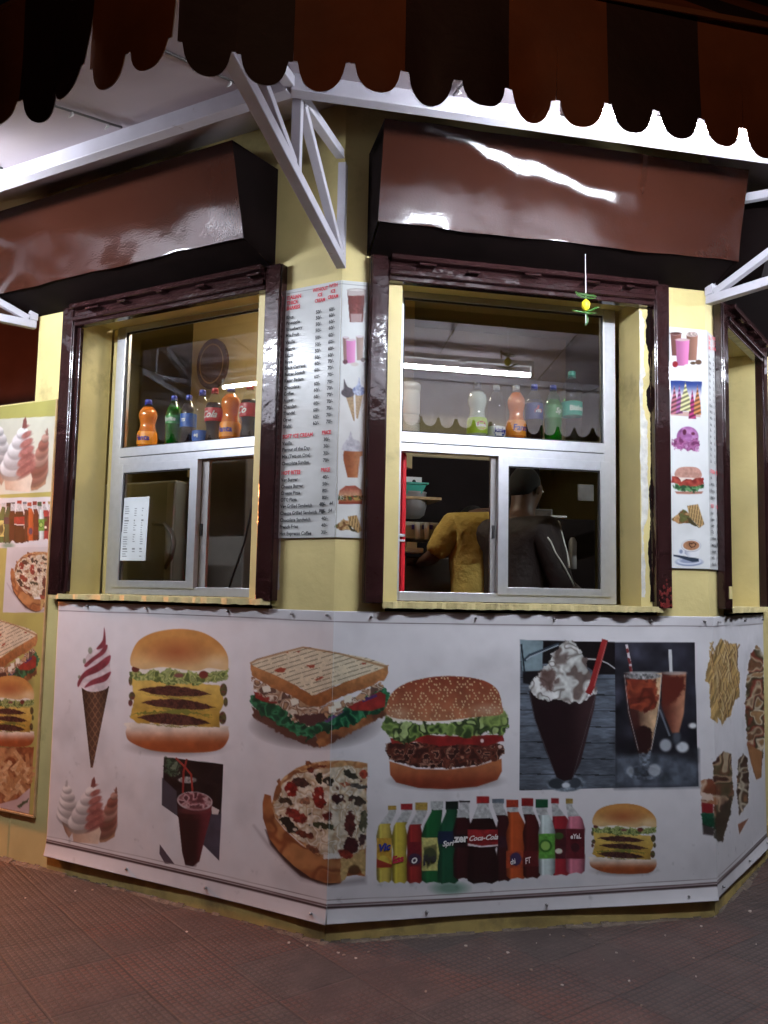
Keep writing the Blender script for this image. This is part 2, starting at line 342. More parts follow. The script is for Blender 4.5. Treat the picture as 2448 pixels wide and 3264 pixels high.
def window(F, sl, sr, mirror, lbl):
    """aluminium window: frame, fixed upper pane, one glazed sash and an open half. sl/sr = frame edges"""
    o0,o1 = -.235,-.19
    mb = MB()
    fr = .062
    mb.fbox(F, sl,sl+fr,1.363,HEAD-.002,o0,o1); mb.fbox(F, sr-fr,sr,1.363,HEAD-.002,o0,o1)
    mb.fbox(F, sl+fr,sr-fr,1.363,1.405,o0,o1+.003); mb.fbox(F, sl+fr,sr-fr,2.768,HEAD-.002,o0,o1-.002)
    mb.fbox(F, sl+fr,sr-fr,2.086,2.134,o0,o1+.004); mb.fbox(F, sl+fr,sr-fr,2.044,2.083,o0,o1+.001)
    fo = kb(mb,'window_frame',M['alu'],.0015)
    mb = MB(); g = .007
    a,b,c,d = sl+fr,sr-fr,2.134,2.768
    mb.fbox(F,a,a+g,c,d,-.21,-.2); mb.fbox(F,b-g,b,c,d,-.21,-.2); mb.fbox(F,a+g,b-g,c,c+g,-.21,-.2); mb.fbox(F,a+g,b-g,d-g,d,-.21,-.2)
    kb(mb,'gasket',M['rubber'],0,fo)
    mb = MB(); mb.fbox(F,a+g,b-g,c+g,d-g,-.208,-.204); kb(mb,'upper_pane',M['glass'] if mirror else M['glassb'],0,fo)
    # glazed sash
    if mirror: x0,x1 = sl+.052,-.942       # face A: sash on the left
    else: x0,x1 = .788,sr-.035
    st = .05
    mb = MB(); z0,z1 = 1.398,2.044
    mb.fbox(F,x0,x0+st,z0,z1,-.212,-.178); mb.fbox(F,x1-st,x1,z0,z1,-.212,-.178); mb.fbox(F,x0+st,x1-st,z0,z0+.036,-.212,-.179); mb.fbox(F,x0+st,x1-st,z1-.045,z1,-.212,-.179)
    so = kb(mb,'sash',M['alu'],.0015,fo)
    mb = MB(); mb.fbox(F,x0+st,x1-st,z0+.036,z1-.045,-.197,-.193); kb(mb,'sash_pane',M['glass'],0,so)
    mb = MB(); q = x1-st if not mirror else x0
    mb.fbox(F,x0+st,x0+st+.006,z0+.036,z1-.045,-.192,-.186); mb.fbox(F,x1-st-.006,x1-st,z0+.036,z1-.045,-.192,-.186); mb.fbox(F,x0+st+.006,x1-st-.006,z1-.051,z1-.045,-.192,-.186)
    kb(mb,'gasket',M['rubber'],0,so)
    # second (slid) sash stile behind
    mb = MB()
    if mirror: mb.fbox(F,x1-.01,x1+.045,z0,z1,-.232,-.214)
    else: mb.fbox(F,x0-.026,x0+.02,z0,z1,-.232,-.214)
    so2 = kb(mb,'sliding_stile',M['aluin'],.001,fo)
    mb = MB(); e = x1+.012 if mirror else x0-.012; mb.fbox(F,e-.006,e+.006,1.66,1.72,-.2135,-.206); kb(mb,'latch',M['black'],.001,so2)
window(FA,-1.56,-.40,True,'left'); window(FB,.262,1.388,False,'right')
# window of the right face (mostly hidden in its reveal)
mb = MB()
mb.fbox(FC,.27,.33,1.363,2.79,-.235,-.19); mb.fbox(FC,.96,1.02,1.363,2.79,-.235,-.19); mb.fbox(FC,.33,.96,1.363,1.405,-.235,-.188); mb.fbox(FC,.33,.96,2.05,2.13,-.235,-.188); fc = kb(mb,'window_frame',M['alu'],.0015)
mb = MB(); mb.fbox(FC,.33,.96,1.405,2.79,-.215,-.211); kb(mb,'pane',M['glass'],0,fc)
# sills
for F,a,b in ((FA,-1.70,-.30),(FB,.20,1.50),(FC,.24,1.06)):
    mb = MB(); rnd = random.Random(int(a*100)); n = 60
    V = []
    for k in range(n+1):
        s = a+(b-a)*k/n; w0 = .045+.006*math.sin(k*.9)+rnd.uniform(-.006,.006); V.append((s,w0,SILL-.004*rnd.random(),SILL+.024+rnd.uniform(-.002,.002)))
    for k in range(n):
        p,q = V[k],V[k+1]
        mb.add([F.W(p[0],p[2],.001),F.W(q[0],q[2],.001),F.W(q[0],q[2],q[1]),F.W(p[0],p[2],p[1]),F.W(p[0],p[3]+.002,-.235),F.W(q[0],q[3]+.002,-.235),F.W(q[0],q[3],q[1]),F.W(p[0],p[3],p[1])],
               [(3,2,6,7),(7,6,5,4),(0,1,2,3)])
    kb(mb,'sill',M['sill'])
    mb = MB(); mb.fbox(F,a+.02,b-.02,SILL-.016,SILL-.001,0,.018); kb(mb,'sill_shade_strip',M['hooddark'])  # dark strip laid in as the shade under the sill
# shutter guide posts and lintels
def posts(F, l0,l1,r0,r1, bl, br):
    for (a,b,seed) in ((l0,l1,1),(r0,r1,2)):
        mb = MB(); mb.fbox(F,a,b,1.352,2.86,.0,.042); mb.fbox(F,a+.006,b-.006,1.352,2.86,.042,.050)
        p = kb(mb,'shutter_guide',M['post'],.004)
        if F is FC: 
            mb = MB(); mb.fbox(F,a+.02,b-.02,1.40,1.46,.0505,.0525); kb(mb,'guide_slot',M['yellow'],0,p)
    mb = MB(); mb.fbox(F,l1,r0,2.752,2.86,.0,.046); mb.fbox(F,l1,r0,2.775,2.80,.046,.062); mb.fbox(F,l1,r0,2.835,2.86,.046,.085)
    kb(mb,'lintel_beam',M['post'],.004)
    rnd = random.Random(int(F.deg))
    for k in range(5):
        mb = MB(); s = l1+(r0-l1)*(k+.3+.4*rnd.random())/5; z = 2.805+rnd.uniform(0,.02); mb.fbox(F,s,s+rnd.uniform(.03,.10),z,z+.012,.0465,.088)
        kb(mb,'lintel_bracket',M['post'],.003)
posts(FA,-1.722,-1.63,-.385,-.292,-1.63,-.385); posts(FB,.118,.203,1.467,1.545,.203,1.467); posts(FC,.145,.238,1.035,1.13,.238,1.03)
# roller shutter edge at the inner side of the left guide
mb = MB(); mb.fbox(FA,-1.63,-1.605,1.37,2.75,.0,.02); kb(mb,'shutter_guide_lip',M['post'],.002)
# chipped plaster along jambs
for F,s,z0,z1,w,sd in ((FB,1.417,1.40,2.74,.034,4),(FA,-1.612,1.38,2.75,-.018,8),(FA,-.29,1.4,2.6,.012,5)):
    kb(jag_strip(F,s,z0,z1,.0022,w,sd),'bare_plaster_edge',M['chip'])
kb(jag_strip(FB,1.466,1.38,2.75,.0035,-.022,14),'dark_chip_edge',M['hooddark']); kb(jag_strip(FA,-1.630,1.5,2.6,.0035,.016,17),'dark_chip_edge',M['hooddark'])
# hoods
def hood(F,s0,s1):
    prof = [(0.0,2.862),(.232,2.925),(.330,3.318),(.0,3.335)]
    n = 110; mb = MB(); rnd = random.Random(int(abs(F.deg)*10))
    m_ = 44
    front = []
    for i in range(n+1):
        s = s0+(s1-s0)*i/n; row = []
        for j in range(m_+1):
            t = j/m_; o = prof[1][0]+(prof[2][0]-prof[1][0])*t; z = prof[1][1]+(prof[2][1]-prof[1][1])*t
            e = math.sin(math.pi*t)*math.sin(math.pi*min(1,i/n))
            if F is FB:
                ts = (.97-(s-.30)/.68*.37 if s < .98 else .60-(s-.98)/.26*.12)+.018*math.sin(s*17)+.010*math.sin(s*41+1); fd = min(1,max(0,(1.30-s)/.05))*min(1,max(0,(s-.2)/.08))
                wv = .085+.02*math.sin(s*11); d_ = (.11*ts+.002)*1.03*fd
                o += d_*wv*.886*(math.erf((t-ts)/wv)-math.erf(-ts/wv))
                q_ = min(1,max(0,(s-.38)/.12)); o += -.05*q_*.25*.886*math.erf(t/.25); e *= .15
            dn = .010*e*(math.sin(s*3.1+F.deg)+.6*math.sin(s*5.7+t*4.2+1)) + .004*math.sin(s*13+t*3)*e + .006*math.sin(t*6.3+s*2.0)*e
            zj = (.006*math.sin(s*9.0+F.deg)+.003*math.sin(s*23)) if j == 0 else 0
            row.append(F.W(s,z+zj*0.5,o+dn))
        front.append(row)
    V = [p for r in front for p in r]; f = [(i*(m_+1)+j,(i+1)*(m_+1)+j,(i+1)*(m_+1)+j+1,i*(m_+1)+j+1) for i in range(n) for j in range(m_)]
    mb.add(V,f,0,True)
    for s,fl in ((s0,0),(s1,1)):
        col = [p for p in (front[0] if fl == 0 else front[-1])]
        pts = [F.W(s,prof[0][1],0)]+col+[F.W(s,prof[3][1],0)]
        mb.add(pts,[tuple(range(len(pts))) if fl else tuple(reversed(range(len(pts))))],1)
    mb.add([F.W(s0,prof[3][1],0),F.W(s1,prof[3][1],0)]+[front[-1][-1],front[0][-1]],[(3,2,1,0)],0)
    # underside, set a little up inside
    mb.add([F.W(s0+.01,prof[0][1]+.004,0),F.W(s1-.01,prof[0][1]+.004,0),F.W(s1-.01,prof[1][1]+.01,prof[1][0]-.004),F.W(s0+.01,prof[1][1]+.01,prof[1][0]-.004)],[(0,1,2,3)],1)
    return kb(mb,'shutter_hood',[M['hood'] if F is not FC else M['hooddark'],M['hooddark']])  # ends, underside and the right-face hood wear the shade-darkened brown
hood(FA,-2.03,-.365); hood(FB,.108,1.782); hood(FC,.12,1.35)

# ------------------------------------------------------------------ low side wall left of the kiosk
mb = MB(); mb.fbox(FA,-4.2,-1.962,-.05,2.40,-.2,-.001)
o = mb.build('side_wall', M['yellow'],None,.012); tag(o,'low yellow wall running left from the kiosk corner, food poster hung on it','wall')

# ------------------------------------------------------------------ canopy
canopy = empty('canopy', (P2.x,P2.y,2.8), 'kiosk canopy with scalloped brown and rust striped valance, white steel brackets and grey ceiling', 'awning')
def cb(mb,name,mats,bevel=0,parent=None):
    o = mb.build(name,mats,None,bevel); o.parent = parent or canopy
    if parent is None: o.matrix_parent_inverse = Matrix.Translation((-P2.x,-P2.y,-2.8))
    return o
def cz(o): return 3.32-.235*o
RI,RB,RO = ring(0.002),ring(.85),ring(1.705)
for i in range(5):
    mb = MB(); mb.add([Vector((RI[i].x,RI[i].y,3.56)),Vector((RI[i+1].x,RI[i+1].y,3.56)),Vector((RB[i+1].x,RB[i+1].y,cz(.85))),Vector((RB[i].x,RB[i].y,cz(.85)))],[(0,1,2,3)])
    cb(mb,'inner_ceiling_panel',M['ceil'])
    mb = MB(); mb.add([Vector((RB[i].x,RB[i].y,cz(.85))),Vector((RB[i+1].x,RB[i+1].y,cz(.85))),Vector((RO[i+1].x,RO[i+1].y,cz(1.705))),Vector((RO[i].x,RO[i].y,cz(1.705)))],[(0,1,2,3)])
    cb(mb,'ceiling_panel',M['ceil'])
    # ring beam hung under the ceiling
    a,b = RB[i],RB[i+1]; z = cz(.85)-.034
    mb = MB(); mb.bar((a.x,a.y,z),(b.x,b.y,z),.05,.062); cb(mb,'ring_beam',M['white_steel'],.003)
    RE = ring(1.67); a,b = RE[i],RE[i+1]; z = cz(1.67)-.028
    mb = MB(); mb.bar((a.x,a.y,z),(b.x,b.y,z),.035,.045); cb(mb,'edge_beam',M['white_steel'],.003)
# ceiling seams with clips
for F,ss in ((FA,(-2.35,-1.75,-1.1,-.42,.15)),(FB,(.22,.95,1.75)),(FC,(.1,.8))):
    for s in ss:
        mb = MB(); mb.tube([F.W(s+.01,cz(.9)-.007,.9),F.W(s,cz(1.65)-.006,1.65)],.0045,6)
        sm = cb(mb,'ceiling_seam',M['grey_panel'])
        for k in range(5):
            mb = MB(); o_ = .96+k*.16; mb.tube([F.W(s+.004,cz(o_)-.004,o_),F.W(s+.012,cz(o_)-.022,o_+.006),F.W(s+.002,cz(o_)-.034,o_+.012)],[.003,.006,.002],5)
            cb(mb,'wire_clip',M['white'],0,sm)
# brackets at the corners
for i in (1,2,3,4):
    n,k = bis(i); P = PLAN[i]; side = Vector((-n.y,n.x,0))
    q = lambda t,z: Vector((P.x+n.x*t,P.y+n.y*t,z))
    mb = MB()
    ztop = lambda t: cz(t/k)-.03
    mb.bar(q(.02,2.812),q(1.70,2.812),.042,.042)
    mb.bar(q(.10,ztop(.1)),q(1.74,ztop(1.74)),.038,.038)
    mb.bar(q(.035,2.835),q(.035,ztop(.1)-.012),.044,.036,up=side)
    mb.bar(q(.81,2.834),q(.81,ztop(.81)-.02),.034,.034,up=side)
    mb.bar(q(.06,2.84),q(.76,ztop(.76)-.02),.034,.034,up=side)
    mb.bar(q(.85,2.84),q(1.45,ztop(1.45)-.02),.03,.03,up=side)
    cb(mb,'bracket',M['white_steel'],.003)
# valance: scallops of 12 cm, stripes two scallops wide
def valance(i):
    F = FACES[i]; o = 1.72; n0,k0 = (FACES[i].N,1) if i == 0 else bis(i)
    Rr = ring(o); a,b = Rr[i],Rr[i+1]; L_ = (b-a).length; sa = (a-F.O).dot(F.D); sb = sa+L_
    if F is FA: sa,sb = sa,sb
    per = .130; mbo,mbl = MB(),MB()
    ns = int(math.ceil((sb-sa)/per)); rnd = random.Random(i)
    if F is FB: phase = 0
    for k in range(ns):
        if F is FA: s1 = sb-k*per; s0 = max(sa,s1-per); idx = k
        else: s0 = sa+k*per; s1 = min(sb,s0+per); idx = k
        if s1-s0 < .02: continue
        stripe = ((idx+OFFS[i])//2)%2
        g = .0125; drop = .056+rnd.uniform(-.004,.004); tw = rnd.uniform(-.006,.006)
        lf = LIFT.get((i,k),0)
        cols = 22
        def bulge(s,z): 
            t = (2.905-z)/.29
            return o+.012*math.sin(s*2.7+i)+(.004+.010*t)*math.sin(s*14+2*math.sin(s*5))*t+.006*math.sin(s*9+z*8)*t + tw*max(0,t-.5) + lf*max(0,t-.55)*.35
        nz = 6; V = []
        xs = [s0+(s1-s0)*(.5-.5*math.cos(math.pi*j/cols)) for j in range(cols+1)]
        def zb(j):
            x = xs[j]; m = (s0+s1)/2; h = (s1-s0)/2
            u = (x-m)/max(1e-6,h-g)
            return 2.618+lf*.04 if abs(u) > 1 else 2.618-drop*1.12*max(0,1-abs(u)**2.3)**.52+lf*.04-.003
        for j,x in enumerate(xs):
            for r_ in range(nz+1):
                z = 2.905+(zb(j)-2.905)*r_/nz; V.append(F.W(x,z,bulge(x,z)))
        f = [(j*(nz+1)+r_,j*(nz+1)+r_+1,(j+1)*(nz+1)+r_+1,(j+1)*(nz+1)+r_) for j in range(cols) for r_ in range(nz)]
        mbo.add(V,f,stripe,True)
        V2 = []
        for j,x in enumerate(xs):
            for r_ in range(nz+1):
                z = 2.905+(zb(j)-2.905)*r_/nz; V2.append(F.W(x,z,bulge(x,z)-.003))
        mbo.add(V2,[tuple(reversed(q)) for q in f],2,True)
    v = cb(mbo,'valance',[M['orange_cloth'],M['maroon_cloth'],M['lining']])
    mb = MB(); mb.fbox(F,sa,sb,2.890,2.906,o+.006,o+.013); cb(mb,'hem',M['hem'],.002,v)
    # sloping roof cloth above, striped
    mb = MB(); Rt = ring(.15); c,d = Rt[i],Rt[i+1]; nn = max(2,int((sb-sa)/(2*per)))
    a2,b2 = ring(o+.004)[i],ring(o+.004)[i+1]
    e = 0
    for k in range(nn):
        t0,t1 = k/nn,(k+1)/nn
        mb.add([Vector((*(a2.lerp(b2,t0)),2.905)),Vector((*(a2.lerp(b2,t1)),2.905)),Vector((*(c.lerp(d,t1)),4.35)),Vector((*(c.lerp(d,t0)),4.35))],[(0,1,2,3)],(k+i)%2)
    cb(mb,'roof_cloth',[M['orange_cloth'],M['maroon_cloth']])
OFFS = {0:1,1:0,2:2,3:0,4:0}
LIFT = {(1,2):.12}
for i in range(5): valance(i)
# ------------------------------------------------------------------ fluorescent tubes under the canopy
def tube_light(F,s0,s1,lab):
    t = empty('tube_light', F.W((s0+s1)/2,2.86,1.3), lab, 'lamp', 'fluorescent tubes under the canopy')
    inv = Matrix.Translation(-F.W((s0+s1)/2,2.86,1.3))
    def pb(mb,n,m,bv=0):
        o = mb.build(n,m,None,bv); o.parent = t; o.matrix_parent_inverse = inv; return o
    mb = MB(); mb.tube([F.W(s0,2.86,1.3),F.W(s1,2.86,1.3)],.0135,14); pb(mb,'glass_tube',M['tube'])
    mb = MB(); mb.fbox(F,s0-.03,s1+.03,2.915,2.95,1.28,1.32); pb(mb,'batten',M['white'],.004)
    for s in (s0-.018,s1+.018):
        mb = MB(); mb.fbox(F,s-.012,s+.012,2.842,2.915,1.285,1.315); pb(mb,'end_holder',M['white'],.003)
    for s in (s0+.2,s1-.2):
        mb = MB(); mb.tube([F.W(s,2.95,1.3),F.W(s,cz(1.3)-.002,1.3)],.006,6); pb(mb,'hanger',M['grey_panel'])
    mb = MB(); mb.lathe([(.0,0),(.028,.002),(.03,.012),(.03,.03),(.02,.035)],16,c=tuple(F.W((s0*.45+s1*.55),2.893,1.255))); pb(mb,'starter_cap',M['white'])
tube_light(FA,-2.1,-1.05,'lit white tube hung under the canopy in front of the left window')
tube_light(FB,.48,1.55,'lit white tube hung under the canopy in front of the wide brown hood')
tube_light(FC,.35,1.45,'lit white tube hung under the canopy in front of the right side face')

# ------------------------------------------------------------------ neighbouring awning seen over the low side wall
nb = empty('neighbour_awning',(-4.4,8.6,2.2),'dark red awning with grey struts seen beyond the low side wall','awning'); ninv = Matrix.Translation((4.4,-8.6,-2.2))
red_cloth = pm('dark_red_awning_cloth',(.22,.085,.06),.7,var=.2,vscale=2)
def nbuild(mb,n,m,bv=0):
    o = mb.build(n,m,None,bv); o.parent = nb; o.matrix_parent_inverse = ninv
mb = MB(); mb.add([(-9,9.4,2.0),(-2.7,9.2,2.0),(-2.6,9.6,4.6),(-9,9.8,4.6)],[(0,1,2,3)]); mb.add([(-9,9.45,2.0),(-2.7,9.25,2.0),(-2.6,9.65,4.6),(-9,9.85,4.6)],[(3,2,1,0)]); nbuild(mb,'awning_cloth',red_cloth)
for a,b,r in (((-6.0,8.7,2.65),(-3.3,9.0,3.25),.10),((-6.0,8.8,3.0),(-3.3,9.1,2.42),.07),((-6,8.9,2.5),(-3.4,9.0,2.1),.06),((-3.5,8.9,2.0),(-3.5,9.0,3.4),.05)):
    mb = MB(); mb.bar(a,b,r,r); nbuild(mb,'strut',M['grey_panel'],.005)
mb = MB(); p = [FC.W(.35,3.12,.62),FC.W(1.6,3.10,.62)]; mb.tube(p,.038,14); o = cb(mb,'conduit_pipe',M['white_steel'])
for s in (.5,.62,.9):
    mb = MB(); mb.tube([FC.W(s+.01*math.cos(t),3.12+.042*math.sin(t),.62+.042*math.cos(t)) for t in [j*.7 for j in range(10)]],.003,5); cb(mb,'pipe_tie',M['white'],0,o)
# ------------------------------------------------------------------ printed boards: fine grids with painted corner colours
def vnoise(x, y, seed=0):
    xi = np.floor(x).astype(np.int64); yi = np.floor(y).astype(np.int64); xf = x-xi; yf = y-yi
    def h(a,b):
        n = (a*374761393+b*668265263+seed*1442695041)&0x7fffffff
        n = ((n^(n>>13))*1274126177)&0x7fffffff
        return ((n^(n>>16))&0xffff)/65535.0
    u = xf*xf*(3-2*xf); v = yf*yf*(3-2*yf)
    return (h(xi,yi)*(1-u)+h(xi+1,yi)*u)*(1-v)+(h(xi,yi+1)*(1-u)+h(xi+1,yi+1)*u)*v
def fbm(x,y,sc,seed=0,oc=3):
    r = 0; a = .5; t = 0
    for k in range(oc): r = r+a*vnoise(x/sc*(2**k),y/sc*(2**k),seed+k*7); t += a; a *= .55
    return r/t
def catmull(p, n=5):
    out = []; N = len(p)
    for i in range(N):
        p0,p1,p2,p3 = (np.array(p[(i+j-1)%N],float) for j in range(4))
        for k in range(n):
            t = k/n; out.append(.5*((2*p1)+(-p0+p2)*t+(2*p0-5*p1+4*p2-p3)*t*t+(-p0+3*p1-3*p2+p3)*t**3))
    return out
class Art:
    """U,V: native drawing coordinates of every grid corner; rgb painted in place (0..1 display values)"""
    def __init__(self, U, V, rgb, S, Z): self.U,self.V,self.rgb,self.S,self.Z = U,V,rgb,S,Z
    def sub(self, ax, ay, k, kx=None): return Art((self.U-ax)/(kx or k), (self.V-ay)/k, self.rgb, self.S, self.Z)
    def win(self, x0,x1,y0,y1):
        m = (self.U > x0)&(self.U < x1)&(self.V > y0)&(self.V < y1)
        r = np.where(m.any(1))[0]; c = np.where(m.any(0))[0]
        if len(r) == 0: return None
        return slice(r[0],r[-1]+1), slice(c[0],c[-1]+1)
    def put(self, sl, mask, col, u, v, tex=None, alpha=1.0):
        c = np.array(col,float)/255.0
        c = np.broadcast_to(c, u.shape+(3,)).copy() if c.ndim == 1 else c
        if tex is not None:
            t = tex(u,v); c = c*t[...,None] if t.ndim == 2 else t
        m = (mask*alpha)[...,None]
        self.rgb[sl] = self.rgb[sl]*(1-m)+np.clip(c,0,1)*m
    def poly(self, pts, col, soft=3, smooth=False, tex=None, alpha=1.0, rough=0, rs=20, seed=1):
        if smooth: pts = catmull(pts)
        pts = [np.array(p,float) for p in pts]; xs = [p[0] for p in pts]; ys = [p[1] for p in pts]; pd = soft+rough+2
        w_ = self.win(min(xs)-pd,max(xs)+pd,min(ys)-pd,max(ys)+pd)
        if w_ is None: return
        u = self.U[w_]; v = self.V[w_]
        uu,vv = u,v
        if rough: uu = u+rough*2*(fbm(u,v,rs,seed)-.5)*2; vv = v+rough*2*(fbm(u,v,rs,seed+50)-.5)*2
        d2 = np.full(u.shape,1e18); ins = np.zeros(u.shape,bool); n = len(pts)
        for i in range(n):
            a,b = pts[i],pts[(i+1)%n]; e = b-a; L2 = e@e+1e-9
            t = np.clip(((uu-a[0])*e[0]+(vv-a[1])*e[1])/L2,0,1)
            d2 = np.minimum(d2,(uu-a[0]-t*e[0])**2+(vv-a[1]-t*e[1])**2)
            c = ((a[1] > vv) != (b[1] > vv))
            if e[1] != 0: ins ^= c&(uu < (vv-a[1])*e[0]/e[1]+a[0])
        d = np.sqrt(d2)*np.where(ins,-1,1); self.put(w_,np.clip(.5-d/(soft*1.0),0,1),col,u,v,tex,alpha)
    def ell(self, cx,cy,rx,ry, col, soft=3, tex=None, alpha=1.0, rot=0, blur=None):
        m = max(rx,ry)+soft+2; w_ = self.win(cx-m,cx+m,cy-m,cy+m)
        if w_ is None: return
        u = self.U[w_]; v = self.V[w_]; c,s = math.cos(rot),math.sin(rot); x = (u-cx)*c+(v-cy)*s; y = -(u-cx)*s+(v-cy)*c
        r = np.sqrt((x/rx)**2+(y/ry)**2)
        mk = np.clip(.5-(r-1)*min(rx,ry)/soft,0,1) if blur is None else np.clip(1.0-r,0,1)**blur
        self.put(w_,mk,col,u,v,tex,alpha)
    def line(self, pts, w_, col, alpha=1.0, tex=None, soft=3):
        for a,b in zip(pts[:-1],pts[1:]):
            a = np.array(a,float); b = np.array(b,float); d = b-a; l = math.hypot(*d)+1e-9; n = np.array([-d[1],d[0]])/l*w_/2; e = d/l*w_*.25
            self.poly([a-n-e,b-n+e,b+n+e,a+n-e],col,soft=soft,alpha=alpha,tex=tex)
def speck(sc,lo,hi,seed=0): return lambda u,v: lo+(hi-lo)*fbm(u,v,sc,seed)
def grad(colA,colB,axis,a,b,sc=0,amt=0,seed=3):
    A_ = np.array(colA)/255; B_ = np.array(colB)/255
    def f(u,v):
        t = np.clip(((u if axis == 0 else v)-a)/(b-a),0,1); t = t*t*(3-2*t); r = A_*(1-t[...,None])+B_*t[...,None]
        return r*(1+amt*(fbm(u,v,sc,seed)-.5))[...,None] if sc else r
    return f
def patches(cols, sc, seed, contrast=1.0):
    cs = [np.array(c)/255 for c in cols]
    sc = sc*1.5
    def f(u,v):
        su = u+sc*.8*(fbm(u,v,sc*1.3,seed+21,2)-.5); sv = v+sc*.8*(fbm(u,v,sc*1.3,seed+31,2)-.5)
        n = np.clip((fbm(su,sv,sc*1.35,seed,2)-.5)*2.3*contrast+.5,0,.9999)*(len(cs)-1); k = np.floor(n).astype(int); fr = n-k; fr = fr*fr*(3-2*fr)
        ar = np.array(cs); r = ar[k]*(1-fr[...,None])+ar[np.minimum(k+1,len(cs)-1)]*fr[...,None]; mean = ar.mean(0)
        r = r*.82+mean*.18
        return r*(.87+.26*fbm(u,v,sc*.6,seed+9,2))[...,None]
    return f

def art_cone(a):      # soft ice with pink stripes in a dark waffle cone
    def waf(u,v):
        p = np.sin((u-560)*.16+(v)*.10); q = np.sin((u-560)*.16-(v)*.10); g = ((p > .75)|(q > .75)); edge = np.clip(1-abs((u-630)/95),.2,1)
        base = np.array([118,76,60])/255; hi = np.array([165,122,88])/255
        return (base*(1-g[...,None])+hi*g[...,None])*(.45+.6*edge)[...,None]
    a.poly([(540,600),(722,595),(612,1135),(598,1135)],(90,60,50),tex=waf)
    a.poly([(690,200),(700,320),(714,335),(733,400),(727,455),(733,500),(731,560),(705,610),(640,632),(585,630),(540,605),(518,580),(530,545),(555,500),(557,440),(585,380),(640,340),(682,285)],(240,225,230),smooth=True,tex=speck(40,.82,1.05,2))
    for p in ([(712,330),(690,380),(620,430),(575,468),(560,455),(600,415),(660,370),(695,325)],[(732,395),(715,450),(650,500),(560,540),(520,600),(516,565),(560,500),(640,450),(700,405)],[(733,500),(700,560),(620,585),(560,605),(600,560),(670,530)],[(690,210),(699,320),(660,350),(640,345),(680,290)]):
        a.poly(p,(178,60,80),smooth=True,soft=7,tex=speck(30,.75,1.15,5))
    a.ell(598,360,14,22,(120,140,100),6,alpha=.6); a.ell(560,430,10,18,(110,120,90),6,alpha=.6); a.ell(526,535,9,12,(120,130,90),5,alpha=.6)
def art_burger3(a):   # tall burger, three patties
    a.ell(1170,1000,380,75,(90,75,75),alpha=.85,blur=1.2)
    a.poly([(838,870),(870,835),(1450,855),(1508,880),(1505,955),(1430,1022),(1200,1035),(1000,1018),(865,965),(833,915)],(220,150,90),smooth=True,soft=6,tex=grad((245,232,215),(205,95,42),1,850,990,70,.25))
    a.poly([(865,540),(1080,560),(1450,590),(1482,690),(1455,770),(1448,868),(900,835),(862,800),(880,700)],(235,190,75),soft=6,rough=5,rs=40,tex=grad((240,200,90),(225,175,60),1,560,860,60,.3))
    a.poly([(858,790),(920,770),(1200,745),(1420,800),(1300,780),(1000,775)],(120,140,50),soft=6,rough=8,alpha=.8)
    for x,y,w,h,r in ((1155,632,242,38,.05),(1178,718,246,38,.06),(1150,818,244,42,.07)):
        c_,s_ = math.cos(r),math.sin(r); lens = [(-w,0),(-w*.7,-h*.55),(-w*.2,-h*.98),(w*.35,-h*.85),(w*.75,-h*.35),(w,h*.12),(w*.6,h*.62),(0,h*.8),(-w*.6,h*.62)]
        a.poly([(x+p*c_-q*s_,y+p*s_+q*c_) for p,q in lens],(98,52,45),5,tex=patches([(62,30,30),(100,52,46),(128,74,62),(84,42,40)],10,3),rough=3)
        a.poly([(x-w+30,y+h*.4),(x,y+h*.9),(x+w-40,y+h*.75+8),(x,y+h+9)],(150,150,60),soft=5,rough=7,rs=20,alpha=.75)
    for x,y,w,h in ((1478,620,24,42),(1492,700,14,30),(1472,805,24,42),(872,660,20,26),(862,705,14,22),(862,560,12,30)): a.ell(x,y,w,h,(95,50,60),5,tex=patches([(80,40,55),(110,120,50),(140,60,60)],12,7))
    a.poly([(865,455),(1100,440),(1500,450),(1495,520),(1180,525),(900,515)],(240,235,225),soft=8,rough=8)
    a.poly([(850,505),(900,480),(950,515),(1010,480),(1060,500),(1120,478),(1200,500),(1270,490),(1330,520),(1400,495),(1470,500),(1510,480),(1512,540),(1450,575),(1380,560),(1300,590),(1200,575),(1100,585),(1000,560),(920,560),(855,545)],(140,160,70),soft=5,rough=9,rs=22,tex=patches([(90,115,50),(165,190,90),(215,220,140),(120,150,62),(185,200,120)],17,11))
    a.ell(895,482,25,22,(130,50,45),5); a.ell(1345,520,30,26,(150,55,50),5); a.ell(1180,525,32,14,(160,90,85),5)
    a.poly([(862,452),(866,385),(915,295),(1020,240),(1180,217),(1330,238),(1440,300),(1500,380),(1510,455),(1495,490),(1380,475),(1290,495),(1080,470),(960,485),(890,470)],(232,165,85),smooth=True,soft=6,tex=grad((235,160,75),(242,200,135),1,300,500,60,.15))
    a.ell(1170,370,250,110,(205,95,50),alpha=.75,blur=1.0); a.ell(1430,440,110,70,(250,225,180),alpha=.6,blur=1.0)
